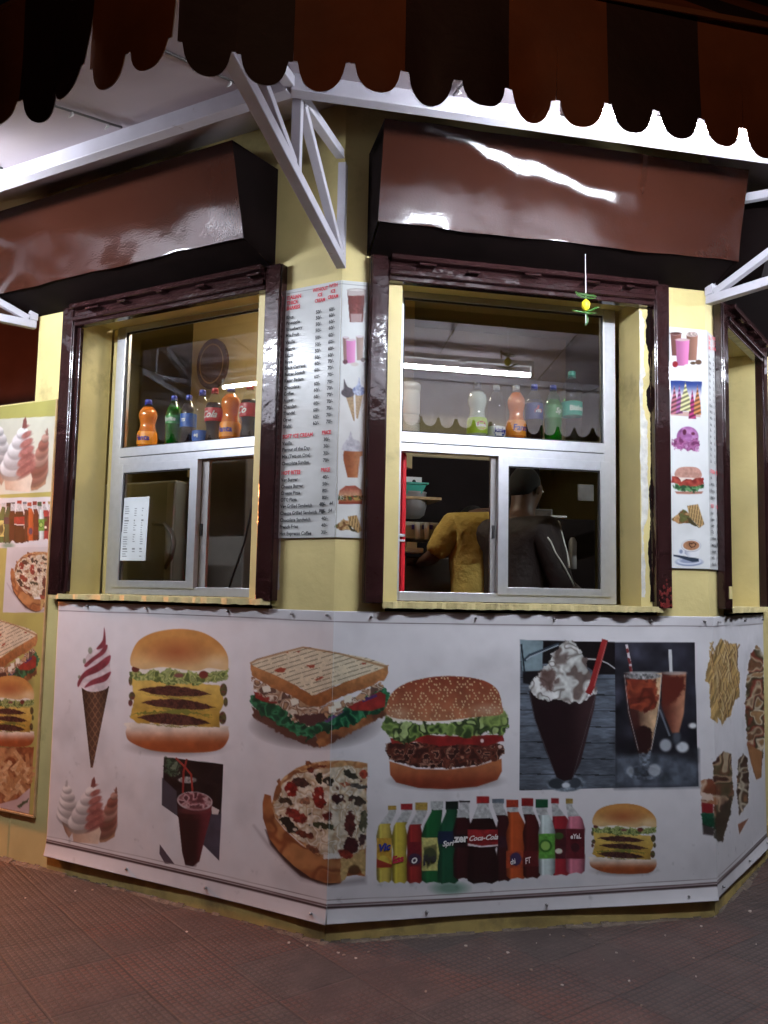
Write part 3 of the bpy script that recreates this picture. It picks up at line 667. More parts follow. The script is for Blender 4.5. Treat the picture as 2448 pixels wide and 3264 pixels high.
def soft_serve(a, bx,by, tx,ty, w, cols, n=7, lean=-.35):
    """stacked folds of soft ice, widest at the base"""
    for i in range(n):
        t = i/(n-1); cx = bx+(tx-bx)*t**1.15; cy = by+(ty-by)*(1-(1-t)**1.12)*.93; rx = w*(1-t)**.75+5; ry = rx*.52+9
        c = np.array(cols[i%len(cols)])
        a.ell(cx,cy+ry*.35,rx*1.0,ry,tuple(c*.62),9,rot=lean,alpha=.55)
        a.ell(cx,cy,rx,ry,tuple(c),7,rot=lean,tex=lambda u,v,cx=cx,cy=cy,rx=rx,ry=ry,c=c:(c/255)[None,None,:]*np.clip(1.04-.26*((v-cy)/ry)-.10*((u-cx)/rx)+.05*(fbm(u,v,20,3)-.5),.5,1.08)[...,None])
    a.poly([(tx-7,ty+34),(tx-2,ty),(tx+5,ty-10),(tx+9,ty+6),(tx+8,ty+36)],tuple(np.array(cols[(n-1)%len(cols)])*.9),soft=6)
def art_swirls(a):    # three soft ice swirls in wafer cups
    a.poly([(398,1470),(500,1480),(480,1560),(455,1600),(430,1560)],(190,140,110),soft=6,tex=grad((165,115,90),(215,170,140),0,400,490,30,.2))
    soft_serve(a,458,1455,436,1225,86,[(235,230,228),(226,220,219)],6,.45)
    a.poly([(650,1590),(720,1560),(768,1520),(758,1590),(700,1625),(660,1630)],(200,150,115),soft=6,tex=speck(20,.85,1.1))
    soft_serve(a,706,1525,766,1270,78,[(202,132,112),(186,108,90),(214,158,138)],7,-.75)
    a.poly([(468,1500),(650,1500),(668,1560),(648,1640),(484,1625)],(238,208,182),soft=6,tex=grad((222,180,150),(245,220,195),0,470,650,40,.15))
    soft_serve(a,558,1470,612,1235,112,[(240,234,232),(231,223,223)],6,-.4)
    for i in range(6):
        t = i/5; cx = 625+(628-625)*t; cy = 1500-250*t; r_ = 60*(1-t)**.6+14
        a.ell(cx,cy,r_,r_*.42,(206,122,112),8,rot=-.5,tex=speck(20,.82,1.15,i)); a.ell(cx+4,cy+r_*.42,r_*.9,r_*.16,(165,84,78),8,rot=-.5,alpha=.6)
    a.poly([(598,1262),(606,1215),(622,1195),(630,1225),(628,1262)],(165,88,78),soft=6)
def art_darkdrink(a):
    a.poly([(1085,1063),(1476,1112),(1447,1748),(1345,1640),(1170,1450),(1072,1380)],(45,36,42),soft=3,tex=patches([(20,14,18),(32,22,26),(48,30,30),(30,24,28)],45,4))
    a.poly([(1088,1066),(1200,1080),(1190,1160),(1150,1200),(1090,1160)],(60,85,60),soft=10,rough=14,tex=patches([(35,60,40),(95,130,95),(40,50,40),(140,160,130)],14,5))
    a.poly([(1074,1200),(1170,1290),(1175,1450),(1072,1380)],(88,82,96),soft=5); a.poly([(1400,1430),(1462,1440),(1447,1748),(1340,1640)],(92,86,104),soft=5,tex=speck(40,.8,1.1))
    a.poly([(1058,1640),(1155,1772),(1092,1768),(1055,1702)],(110,92,108),soft=4)
    a.ell(1240,1215,60,22,(210,205,200),6,tex=speck(12,.5,1.1)); a.poly([(1395,1385),(1450,1415),(1440,1445),(1400,1440)],(230,215,210),soft=4)
    a.line([(1165,1072),(1215,1120),(1265,1180),(1275,1310)],13,(205,60,48)); a.line([(1235,1080),(1215,1160),(1210,1300)],13,(190,50,42))
    a.poly([(1168,1330),(1405,1345),(1395,1440),(1345,1640),(1318,1755),(1275,1788),(1225,1775),(1205,1690),(1180,1450)],(78,28,34),soft=4,smooth=False,tex=grad((70,24,28),(150,50,62),0,1250,1400,30,.3))
    a.poly([(1195,1470),(1310,1480),(1290,1780),(1235,1775)],(52,20,24),soft=30,alpha=.8)
    a.ell(1288,1355,117,62,(205,190,190),4,rot=.1); a.ell(1288,1352,108,54,(150,70,78),4,rot=.1,tex=patches([(120,45,55),(190,120,125),(225,190,190),(110,40,50)],16,6))
    a.ell(1285,1420,100,22,(160,70,75),10,alpha=.5)
def art_sandwich(a):   # coords of the upper middle crop
    a.ell(470,760,400,150,(60,45,45),alpha=.95,blur=.8)
    a.poly([(100,650),(300,760),(470,830),(520,885),(470,890),(300,830),(110,715)],(120,70,55),soft=8,rough=6)
    a.poly([(470,800),(880,650),(895,700),(700,790),(545,875),(490,888)],(205,130,70),soft=8,rough=6,tex=patches([(215,140,75),(170,95,50),(120,60,40)],30,2))
    a.poly([(84,585),(150,560),(300,650),(500,700),(700,610),(840,520),(905,560),(915,600),(900,660),(760,710),(690,760),(560,790),(430,840),(300,790),(180,700),(100,640)],(30,120,75),soft=6,rough=14,rs=26,tex=patches([(15,80,50),(38,140,85),(70,175,115),(22,100,62),(10,60,42)],20,5))
    a.poly([(110,560),(240,590),(290,640),(180,625),(120,600)],(190,50,42),soft=6,rough=3)
    a.poly([(640,640),(760,600),(850,560),(885,580),(880,650),(800,675),(690,672)],(200,50,42),soft=6,tex=speck(30,.8,1.15))
    a.poly([(740,605),(830,575),(835,590),(750,625)],(95,50,130),soft=4); a.poly([(520,735),(620,670),(640,680),(540,745)],(110,70,150),soft=4)
    a.poly([(95,470),(300,570),(520,650),(700,590),(840,510),(870,540),(760,600),(640,660),(540,720),(440,760),(350,740),(290,660),(190,600),(100,530)],(180,135,100),soft=5,rough=12,rs=22,tex=patches([(110,70,58),(222,195,165),(170,115,80),(245,235,215),(140,90,70),(215,160,110)],21,8))
    for x,y in ((350,620),(185,545),(600,640),(660,605),(570,665)): a.poly([(x-24,y-14),(x+20,y-24),(x+26,y+14),(x-18,y+24)],(242,235,215),soft=4,rough=3)
    a.poly([(345,700),(520,690),(540,720),(450,765),(380,745)],(105,60,58),soft=7,rough=6)
    a.poly([(86,392),(120,400),(430,565),(470,580),(880,410),(898,400),(893,470),(870,500),(840,500),(800,530),(620,590),(500,650),(440,645),(280,560),(230,545),(95,465)],(215,140,75),soft=4,rough=4,rs=30,tex=grad((225,150,85),(190,110,55),1,400,620,24,.35))
    a.poly([(86,390),(130,368),(300,320),(400,296),(440,300),(620,335),(780,365),(870,395),(898,412),(800,450),(600,520),(450,585),(400,545),(250,470),(110,412)],(238,220,185),soft=4,smooth=False,tex=lambda u,v:(np.array([238,218,182])/255)[None,None,:]*(.93+.14*fbm(u,v,14,3))[...,None]*(1-.40*(np.clip(np.sin((v+u*.30)*.235)-.62,0,1)/.38*(fbm(u,v,26,8)>.38)))[...,None])
    for p in ([(225,440),(265,415),(300,425),(290,445),(250,450)],[(300,330),(312,325),(315,338)],[(355,322),(385,318),(375,332)],[(465,495),(510,470),(522,480),(480,500)],[(420,405),(465,400),(468,418),(440,425)],[(735,398),(765,388),(768,400),(745,404)]): a.poly(p,(208,80,50),soft=4,rough=3)
    a.poly([(86,392),(130,368),(400,296),(620,335),(898,412),(893,425),(620,345),(400,305),(130,378),(92,402)],(190,130,75),soft=4,alpha=.7)
def art_sesame(a):
    a.ell(1240,1085,370,65,(60,45,45),alpha=.9,blur=1.0)
    a.poly([(905,970),(1060,1015),(1240,1020),(1420,1000),(1565,955),(1567,1030),(1540,1080),(1420,1120),(1240,1135),(1080,1128),(945,1095),(910,1050)],(200,95,50),soft=5,smooth=False,tex=grad((222,125,70),(165,60,32),1,980,1130,60,.25))
    a.poly([(880,870),(960,850),(1240,870),(1500,850),(1575,880),(1578,925),(1540,965),(1400,995),(1240,1015),(1060,1005),(920,965),(880,915)],(95,38,28),soft=5,rough=6,rs=20,tex=patches([(70,26,22),(110,44,30),(150,68,42),(86,32,24),(205,150,120),(60,22,20)],15,12))
    a.poly([(905,835),(1100,815),(1300,820),(1575,815),(1578,850),(1480,880),(1360,870),(1200,880),(1060,860),(920,870)],(200,40,36),soft=5,rough=5,rs=50,tex=speck(60,.7,1.2,3))
    a.ell(1450,850,10,12,(250,220,215),4); a.ell(1555,885,12,10,(235,200,180),4)
    a.poly([(900,690),(1560,680),(1560,725),(1400,760),(1180,745),(950,760)],(245,240,228),soft=7,rough=7)
    a.poly([(875,700),(950,735),(1060,745),(1200,750),(1400,725),(1500,690),(1560,660),(1605,690),(1600,760),(1575,810),(1500,800),(1420,815),(1330,835),(1220,805),(1100,830),(990,870),(940,840),(890,800),(870,770)],(110,150,60),soft=5,rough=13,rs=30,tex=patches([(45,75,30),(125,165,70),(170,205,100),(75,105,42),(30,50,22),(200,225,140)],26,14))
    a.poly([(1450,700),(1560,660),(1600,700),(1590,760),(1500,770),(1440,745)],(175,205,100),soft=14,alpha=.7,tex=speck(18,.75,1.15))
    def seeds(u,v):
        b = fbm(u,v,70,5); t = np.clip((v-480)/250,0,1); base = (np.array([176,70,40])/255)*(1-t[...,None])+(np.array([214,130,85])/255)*t[...,None]
        base = base*(.85+.3*b)[...,None]
        cu = u/21+.5*np.floor(v/17)%1; cv = v/17; iu,iv = np.floor(cu),np.floor(cv); fx = cu-iu-.5; fy = cv-iv-.5
        hx = (vnoise(iu*13.1,iv*7.7,3)-.5)*1.5; hy = (vnoise(iu*5.3,iv*17.9,4)-.5)*1.3
        sd = (((fx-hx*.5)/.24)**2+((fy-hy*.4)/.36)**2 < 1)&(vnoise(iu*3.7,iv*2.9,9) > .50)
        return np.where(sd[...,None],np.array([232,192,142])/255,base)
    a.poly([(890,690),(895,620),(930,560),(1010,510),(1130,480),(1260,470),(1400,482),(1490,510),(1545,560),(1566,640),(1560,695),(1400,712),(1280,728),(1150,735),(1020,728),(930,715)],(190,90,55),smooth=True,soft=5,tex=seeds)
    a.ell(1480,670,130,50,(240,215,185),alpha=.55,blur=1.0); a.ell(960,690,90,50,(240,205,170),alpha=.55,blur=1.0)
def art_pizza(a):      # coords of the pizza crop
    a.poly([(30,950),(200,1200),(600,1600),(1000,1680),(1380,1640),(1380,1560),(900,1640),(400,1400)],(150,135,140),soft=60,alpha=.5)
    a.poly([(170,1000),(230,1180),(400,1380),(600,1560),(800,1640),(930,1668),(1060,1645),(900,1600),(500,1400)],(70,35,32),soft=30,alpha=.9)
    a.poly([(160,570),(235,590),(250,720),(290,860),(400,1000),(600,1180),(860,1330),(880,1350),(1080,1340),(1380,1215),(1370,1560),(1260,1540),(1140,1560),(1075,1640),(900,1640),(720,1580),(520,1440),(330,1260),(220,1110),(140,860),(135,680)],(195,110,55),soft=8,tex=patches([(200,110,55),(215,130,70),(170,85,42),(225,150,85)],110,3))
    a.poly([(1080,1345),(1370,1220),(1370,1545),(1330,1530),(1290,1440),(1180,1470),(1135,1600),(1075,1625)],(230,190,115),soft=8,rough=8,rs=60,tex=speck(40,.8,1.15))
    a.ell(1240,1480,70,60,(120,75,40),20,alpha=.8)
    top = [(275,560),(300,480),(400,360),(540,260),(700,200),(900,170),(1120,165),(1300,180),(1400,200),(1385,700),(1380,1210),(1230,1310),(1060,1330),(870,1335),(720,1260),(560,1130),(380,960),(290,850),(240,700),(260,640)]
    a.poly(top,(225,180,120),soft=8,tex=patches([(226,170,105),(200,125,65),(238,195,135),(170,95,50)],60,9))
    a.poly([(330,600),(400,430),(560,320),(760,270),(1000,240),(1250,240),(1390,260),(1385,1190),(1230,1300),(1060,1310),(880,1310),(700,1200),(520,1080),(360,930),(290,800),(270,690)],(225,215,190),soft=14,rough=14,rs=60,tex=patches([(228,216,190),(214,190,150),(240,235,220),(208,168,124),(222,205,168),(235,225,205)],50,21))
    rnd = random.Random(5)
    for (x,y,rx,ry,r,c) in ((480,510,80,95,.1,(190,38,30)),(820,620,75,140,-.2,(185,45,35)),(540,830,150,60,.5,(170,50,38)),(1040,620,75,60,0,(85,35,38)),(930,420,60,60,0,(60,52,38)),(820,390,45,70,0,(50,48,34)),(860,950,130,42,.25,(72,78,42)),(460,950,150,55,.7,(50,48,38)),(1190,920,60,160,0,(115,48,42)),(1200,1180,90,100,0,(90,35,34)),(1130,1290,90,55,.4,(190,60,42)),(920,840,70,50,0,(150,45,38)),(650,1060,110,40,.3,(150,65,45)),(1200,340,100,36,.4,(62,58,42)),(1290,480,100,30,.1,(92,86,78)),(1280,650,110,50,.3,(82,66,52)),(1360,330,50,50,0,(215,80,50)),(600,430,110,50,.3,(95,55,48)),(420,650,90,40,.3,(95,70,50)),(1350,900,50,130,.1,(120,118,84)),(640,650,60,50,0,(190,125,90)),(740,1230,90,40,.6,(160,90,60)),(1340,1110,50,70,0,(110,70,70)),(700,200,40,26,0,(160,85,45)),(860,240,46,26,0,(170,70,45)),(340,430,30,40,.5,(190,110,60)),(720,280,50,30,.2,(150,60,40)),(1130,450,60,26,0,(205,105,65))):
        pts = [(x+rx*math.cos(t)*math.cos(r)-ry*math.sin(t)*math.sin(r),y+rx*math.cos(t)*math.sin(r)+ry*math.sin(t)*math.cos(r)) for t in [k*.5236 for k in range(12)]]
        a.poly(pts,c,soft=10,rough=16,rs=45,seed=int(x),tex=speck(36,.55,1.35,int(y)))
    for k in range(46):
        x,y = rnd.uniform(340,1370),rnd.uniform(300,1270)
        if y > 900+(x-300)*.45 : continue
        if x < 420 and y < 450: continue
        a.ell(x,y,rnd.uniform(8,28),rnd.uniform(8,18),rnd.choice(((245,240,225),(240,232,210),(60,46,38),(120,60,45),(235,225,190))),8,rot=rnd.uniform(0,3),alpha=.9)
    a.poly([(880,1290),(1060,1280),(1080,1340),(870,1345)],(240,236,230),soft=12,rough=10)
def art_shakephoto(a):
    def planks(u,v):
        b = (np.array([112,124,140])/255)[None,None,:]*(.72+.5*fbm(u*.22,v,10,4))[...,None]
        ln = (np.abs(((v-610-(u-400)*.015)%100)-0) < 6); b[ln] *= .25; return b*(.75+.45*fbm(u,v,160,6))[...,None]
    a.poly([(112,272),(705,287),(706,1197),(108,1212)],(110,125,140),soft=2,tex=planks)
    a.poly([(250,278),(705,287),(705,488),(600,488),(500,420),(250,420)],(22,14,18),soft=3,tex=speck(60,.7,1.4)); a.poly([(112,272),(255,278),(250,470),(130,485),(120,400)],(150,178,188),soft=4,tex=speck(50,.8,1.1))
    a.poly([(130,470),(255,465),(200,560),(130,540)],(25,18,24),soft=8); a.line([(120,300),(140,480)],10,(30,45,60)); a.line([(140,400),(170,370),(350,300)],18,(60,80,100)); a.line([(150,398),(175,378),(350,306)],6,(190,205,215))
    a.line([(520,392),(600,395),(660,420),(705,452)],7,(215,215,215))
    a.ell(400,1165,120,55,(140,155,170),8,tex=speck(20,.5,1.4)); a.ell(340,1170,50,32,(60,70,80),8); a.ell(455,1165,40,32,(70,80,92),8); a.ell(400,1180,26,16,(215,225,235),8)
    a.poly([(165,590),(590,590),(575,700),(530,880),(490,1040),(440,1140),(390,1155),(340,1130),(270,960),(200,760)],(46,26,32),soft=5,tex=grad((40,20,24),(78,48,50),0,380,580,60,.3))
    a.poly([(165,560),(240,470),(300,370),(380,290),(430,275),(480,330),(530,400),(545,470),(590,560),(580,610),(500,660),(420,665),(330,650),(240,640),(175,600)],(215,218,214),soft=5,rough=12,rs=30,tex=patches([(120,96,88),(190,190,184),(232,236,232),(215,218,214),(150,140,132),(245,246,244)],34,15))
    a.poly([(230,470),(320,450),(340,500),(300,600),(240,560)],(105,62,52),soft=20,alpha=.7,rough=10); a.poly([(320,380),(410,350),(400,420),(330,430)],(110,84,76),soft=18,alpha=.7)
    a.line([(640,280),(560,560),(540,600)],38,(196,40,40)); a.line([(652,290),(575,560)],8,(228,120,115),alpha=.8)
    a.line([(520,640),(585,600)],5,(190,195,200)); a.line([(165,570),(205,770),(340,1130)],4,(140,140,150),alpha=.6); a.line([(585,610),(440,1140)],4,(140,140,150),alpha=.6)
    a.poly([(705,287),(1203,290),(1224,1186),(706,1197)],(36,34,42),soft=2,tex=lambda u,v:(np.array([40,40,50])/255)[None,None,:]*(.35+1.1*fbm(u,v,120,7)**1.5*2)[...,None])
    a.poly([(706,1000),(1220,960),(1224,1186),(706,1197)],(96,106,122),soft=40,tex=lambda u,v:(np.array([112,124,142])/255)[None,None,:]*(.45+.8*fbm(u,v,60,9))[...,None])
    a.poly([(706,960),(840,950),(1210,1030),(1215,960),(706,870)],(22,18,24),soft=50,alpha=.7)
    a.line([(985,710),(1045,870)],12,(120,130,145)); a.ell(1020,930,38,40,(180,188,198),16); a.ell(1125,942,40,34,(215,222,230),16); a.ell(1190,808,26,18,(235,238,240),14); a.ell(1090,880,26,40,(90,98,112),20)
    a.line([(1050,338),(1056,480)],20,(228,230,232)); a.poly([(995,475),(1150,475),(1148,560),(1135,730),(1105,850),(1060,855),(1030,780),(1000,700)],(190,100,65),soft=10,tex=grad((110,46,34),(228,150,110),0,1000,1150,60,.4))
    a.poly([(998,500),(1142,500),(1140,580),(1080,650),(1000,700)],(120,42,28),soft=18,rough=8); a.ell(1075,480,76,12,(200,195,190),8,alpha=.7)
    a.line([(778,305),(800,420),(812,510)],15,(235,228,228)); a.line([(781,330),(786,350)],15,(175,40,40)); a.line([(790,390),(800,420)],15,(175,40,40)); a.line([(800,440),(806,470)],15,(175,40,40))
    a.ell(885,1100,115,46,(120,132,148),6,tex=speck(26,.5,1.5)); a.ell(885,1092,92,32,(70,78,90),8,tex=speck(20,.5,1.6)); a.ell(950,1085,40,38,(198,206,216),14,alpha=.8); a.ell(800,1090,22,30,(190,200,210),12,alpha=.7); a.poly([(850,965),(930,965),(915,1070),(865,1070)],(120,132,146),soft=8,tex=speck(14,.4,1.6))
    a.poly([(762,480),(998,480),(985,640),(960,790),(930,950),(900,980),(850,975),(800,790),(775,640)],(214,150,100),soft=5,tex=grad((60,26,24),(236,190,140),0,780,965,50,.5))
    a.poly([(775,520),(960,520),(975,640),(955,700),(890,722),(800,700),(778,620)],(165,58,34),soft=10,rough=8,tex=patches([(150,48,28),(190,80,46),(110,36,26),(170,60,36)],34,3))
    a.poly([(800,800),(910,820),(945,860),(925,960),(900,978),(850,975)],(56,24,22),soft=14,rough=9); a.poly([(780,700),(850,720),(862,820),(815,830)],(84,34,28),soft=18,alpha=.8)
    a.ell(880,498,116,22,(178,178,178),6,tex=speck(14,.35,1.4)); a.ell(880,478,114,9,(200,200,198),4,alpha=.7)
    a.line([(764,490),(790,720),(850,960)],4,(205,205,205),alpha=.8); a.line([(996,490),(975,740),(930,960)],5,(225,222,218),alpha=.8)
BOT = [ (1,82,165,300,372,686,(232,205,80),(212,170,60),[(450,606,(238,180,50))],143,187,278),
 (2,163,247,300,365,690,(230,205,60),(205,40,45),[],212,272,268), (12,1000,1112,268,335,650,(190,38,50),(200,40,45),[(402,560,(90,26,34))],1008,1048,240), (13,1085,1187,268,335,640,(226,120,142),(200,160,70),[(402,560,(120,30,40))],1085,1122,242),
 (3,242,328,302,375,690,(190,46,42),(215,175,70),[(470,600,(150,30,40))],288,352,262), (4,320,440,292,300,688,(28,125,62),(205,210,210),[(447,622,(225,220,120))],370,435,255), (5,405,518,298,300,692,(22,100,62),(22,38,30),[(413,482,(26,44,84))],447,515,255),
 (6,488,588,262,342,668,(66,22,24),(35,20,22),[(430,500,(34,14,16))],520,578,252), (8,715,798,266,330,680,(70,24,26),(120,135,150),[(440,500,(70,34,50))],695,758,243),
 (9,768,882,288,312,668,(222,88,34),(220,66,36),[(520,610,(215,80,40))],770,835,248), (10,858,952,282,325,665,(92,26,24),(185,34,34),[(520,600,(120,30,30))],850,913,240), (11,940,1030,290,330,650,(205,222,220),(28,108,62),[(428,560,(110,200,70))],925,990,246),
 (7,563,727,266,346,692,(42,16,16),(215,38,38),[(405,492,(196,40,44))],613,680,230)]
def art_bottles(a):
    for x in range(100,1180,45): a.ell(x+10,690,42,22,(225,225,230),14,alpha=.5)
    a.ell(470,715,85,30,(70,150,110),30,alpha=.6)
    for (n,x0,x1,cb_,yl,yb,col,cap,labs,c0,c1,ct) in BOT:
        w_ = x1-x0; cx = (c0+c1)/2; nw = (c1-c0)*.44; xm = (x0+x1)/2
        sh = [(cx-nw,cb_-4),(cx+nw,cb_-4),(cx+nw,cb_+16),(xm+w_*.36,cb_+(yb-cb_)*.22),(x1,cb_+(yb-cb_)*.36),(x1-2,cb_+(yb-cb_)*.46),(x1-w_*.09,cb_+(yb-cb_)*.58),(x1,cb_+(yb-cb_)*.74),(x1-2,yb-16),(x1-w_*.2,yb),(xm+w_*.05,yb-8),(x0+w_*.2,yb),(x0+2,yb-16),(x0,cb_+(yb-cb_)*.74),(x0+w_*.09,cb_+(yb-cb_)*.58),(x0+2,cb_+(yb-cb_)*.46),(x0,cb_+(yb-cb_)*.36),(xm-w_*.36,cb_+(yb-cb_)*.22),(cx-nw,cb_+16)]
        c_ = np.array(col)
        def tx(u,v,x0=x0,x1=x1,yl=yl,c_=c_,cb_=cb_):
            t = np.clip((u-x0)/(x1-x0),0,1); sh_ = .62+.45*np.sin(t*3.14)+.22*np.exp(-((t-.27)/.07)**2)+.10*(fbm(u,v,16,5)-.5)
            r = (c_/255)[None,None,:]*sh_[...,None]; clear = (np.array([214,216,216])/255)[None,None,:]*(.75+.35*fbm(u,v,14,3))[...,None]
            return np.where((v < yl)[...,None],clear,r)
        a.poly(sh,col,soft=4,tex=tx)
        for (l0,l1,lc) in labs: a.poly([(x0+2,l0),(x1-2,l0),(x1-2,l1),(x0+2,l1)],lc,soft=3,tex=speck(14,.8,1.2,n))
        a.poly([(c0,ct),(c1,ct),(c1,cb_),(c0,cb_)],cap,soft=3,tex=speck(9,.8,1.15))
    a.ell(118,580,30,40,(245,215,70),6); a.poly([(84,560),(164,590),(164,606),(84,606)],(205,60,40),soft=3)
    a.ell(365,540,34,40,(40,90,50),6,alpha=.7); a.poly([(330,500),(400,480),(405,560),(350,612)],(60,60,30),soft=6,alpha=.5)
    a.ell(978,492,34,34,(60,140,40),5); a.ell(978,492,24,24,(170,225,100),5); a.ell(1048,520,20,14,(240,235,215),5); a.ell(1050,440,24,18,(70,110,40),5); a.ell(1135,500,22,24,(70,30,36),5); a.ell(285,560,34,30,(60,60,110),6,alpha=.8); a.ell(820,562,30,34,(40,50,130),6,alpha=.8)
    a.poly([(566,478),(640,492),(725,484),(725,492),(640,500),(566,490)],(240,235,235),soft=3)
def art_glass(a,cx,y0,y1,w_,col):
    a.poly([(cx-w_,y0),(cx+w_,y0),(cx+w_*.72,y1),(cx-w_*.72,y1)],col,soft=3,tex=lambda u,v:(np.array(col)/255)[None,None,:]*(.8+.35*np.cos((u-cx)/w_*1.6)**2*fbm(u,v,8,3))[...,None])
def art_leaf(a,pts,cols,sc,seed,rough=4): a.poly(pts,cols[0],soft=3,rough=rough,rs=16,tex=patches(cols,sc,seed),seed=seed)

class Board:
    def __init__(self, F, s0,s1,z0,z1,o,step,bg=(236,232,236), curl=None, top=None):
        self.F = F; self.o = o; nx = int((s1-s0)/step)+1; ny = int((z1-z0)/step)+1
        self.nx,self.ny = nx,ny; s = np.linspace(s0,s1,nx); z = np.linspace(z1,z0,ny); self.S,self.Z = np.meshgrid(s,z)
        D,N,O = F.D,F.N,F.O
        x = O.x+D.x*self.S+N.x*o; y = O.y+D.y*self.S+N.y*o; zz = self.Z-EYE
        fw = y*math.cos(PITCH)+zz*math.sin(PITCH); up = -y*math.sin(PITCH)+zz*math.cos(PITCH); u2 = x/fw*F_PX; v2 = up/fw*F_PX
        c,s_ = math.cos(ROLL),math.sin(ROLL); self.PX = 1224+u2*c+v2*s_; self.PY = 1632-(-u2*s_+v2*c)
        self.rgb = np.zeros((ny,nx,3)); self.rgb[:] = np.array(bg)/255; self.curl = curl
        self.art = Art(self.PX,self.PY,self.rgb,self.S,self.Z)
    def build(self, name, rough=.35, parent=None, thick=.003, wavy=.0, spec=.45):
        F = self.F; g = self.rgb*(1+.035*(fbm(self.S,self.Z,.05,33)-.5)[...,None])*(1-.10*np.clip(fbm(self.S,self.Z,.22,71)-.52,0,1)[...,None]*2)
        g = np.clip(g,0,1); gm = g.mean(-1,keepdims=True); g = gm+(g-gm)*.84; g = g*(.80+.20*np.clip((gm-.35)/.55,0,1)); lin = np.where(g <= .04045,g/12.92,((g+.055)/1.055)**2.4)*.80
        O = self.o+wavy*(fbm(self.S,self.Z,.35,12)-.5)*2
        if self.curl: O = O+self.curl(self.S,self.Z)
        D,N,P = F.D,F.N,F.O
        co = np.stack([P.x+D.x*self.S+N.x*O,P.y+D.y*self.S+N.y*O,self.Z],-1).reshape(-1,3)
        nx,ny = self.nx,self.ny; i = np.arange((ny-1)*(nx-1)); r = i//(nx-1); c = i%(nx-1); a = r*nx+c
        q = np.stack([a,a+nx,a+nx+1,a+1],-1)
        # rim so that the sheet has thickness
        rim = np.concatenate([np.arange(nx),np.arange(1,ny)*nx+nx-1,(ny-1)*nx+np.arange(nx-2,-1,-1),np.arange(ny-2,0,-1)*nx])
        back = co[rim]-np.array([N.x,N.y,0])*thick; n0 = len(co); m = len(rim); k = np.arange(m)
        rq = np.stack([rim[k],rim[(k+1)%m],n0+(k+1)%m,n0+k],-1)
        co = np.concatenate([co,back]); q = np.concatenate([q,rq])
        me = bpy.data.meshes.new(name); me.vertices.add(len(co)); me.vertices.foreach_set('co',co.ravel().astype(np.float32))
        me.loops.add(len(q)*4); me.loops.foreach_set('vertex_index',q.ravel().astype(np.int32)); me.polygons.add(len(q)); me.polygons.foreach_set('loop_start',(np.arange(len(q))*4).astype(np.int32)); me.polygons.foreach_set('use_smooth',np.ones(len(q),bool)); me.update(calc_edges=True)
        ca = me.color_attributes.new('print','FLOAT_COLOR','POINT'); cl = np.concatenate([lin.reshape(-1,3),np.full((m,3),.6)]); ca.data.foreach_set('color',np.concatenate([cl,np.ones((len(cl),1))],1).ravel().astype(np.float32))
        if 'print_'+str(rough) not in bpy.data.materials:
            mt = bpy.data.materials.new('print_'+str(rough)); mt.use_nodes = True; t = mt.node_tree; b = t.nodes['Principled BSDF']; at = t.nodes.new('ShaderNodeVertexColor'); at.layer_name = 'print'
            t.links.new(at.outputs[0],b.inputs['Base Color']); b.inputs['Roughness'].default_value = rough; b.inputs['Specular IOR Level'].default_value = spec
            tc = t.nodes.new('ShaderNodeTexCoord'); n = t.nodes.new('ShaderNodeTexNoise'); n.inputs['Scale'].default_value = 7; bp = t.nodes.new('ShaderNodeBump'); bp.inputs['Strength'].default_value = .25; bp.inputs['Distance'].default_value = .01
            t.links.new(tc.outputs['Object'],n.inputs['Vector']); t.links.new(n.outputs['Fac'],bp.inputs['Height']); t.links.new(bp.outputs[0],b.inputs['Normal'])
        me.materials.append(bpy.data.materials['print_'+str(rough)])
        o = bpy.data.objects.new(name,me); C.objects.link(o)
        if parent: o.parent = parent
        return o
# ------------------------------------------------------------------ long food banner round three faces of the kiosk
K1 = lambda a: a.sub(0,1900,.4822); K2 = lambda a: a.sub(750,1900,.5425); K3 = lambda a: a.sub(1150,2400,.6028); K4 = lambda a: a.sub(1600,1900,.5112)
KP = lambda a: a.sub(800,2380,.2652); K9 = lambda a: a.sub(2200,1900,.4517); K6 = lambda a: a.sub(1948,850,.4975); KM = lambda a: a.sub(800,800,.5198)
K7 = lambda a: a.sub(0,1240,.3434); K8 = lambda a: a.sub(0,1900,.3617)
def banner_lines(b, z_top=1.272):
    for z,wd,c in ((z_top,.0022,(120,95,100)),(.150,.0018,(170,150,150)),(.132,.0035,(105,62,60)),(.121,.0065,(70,38,38))):
        m = np.clip(1.2-np.abs(b.Z-z+.004*np.sin(b.S*2))/wd,0,1)[...,None]; b.rgb[:] = b.rgb*(1-m)+np.array(c)/255*m
    n = fbm(b.S,b.Z,.05,91,4); st = np.clip((n-.74)*6,0,1)*.12*np.clip(1.2-b.Z,0,1)
    b.rgb *= (1-st)[...,None]
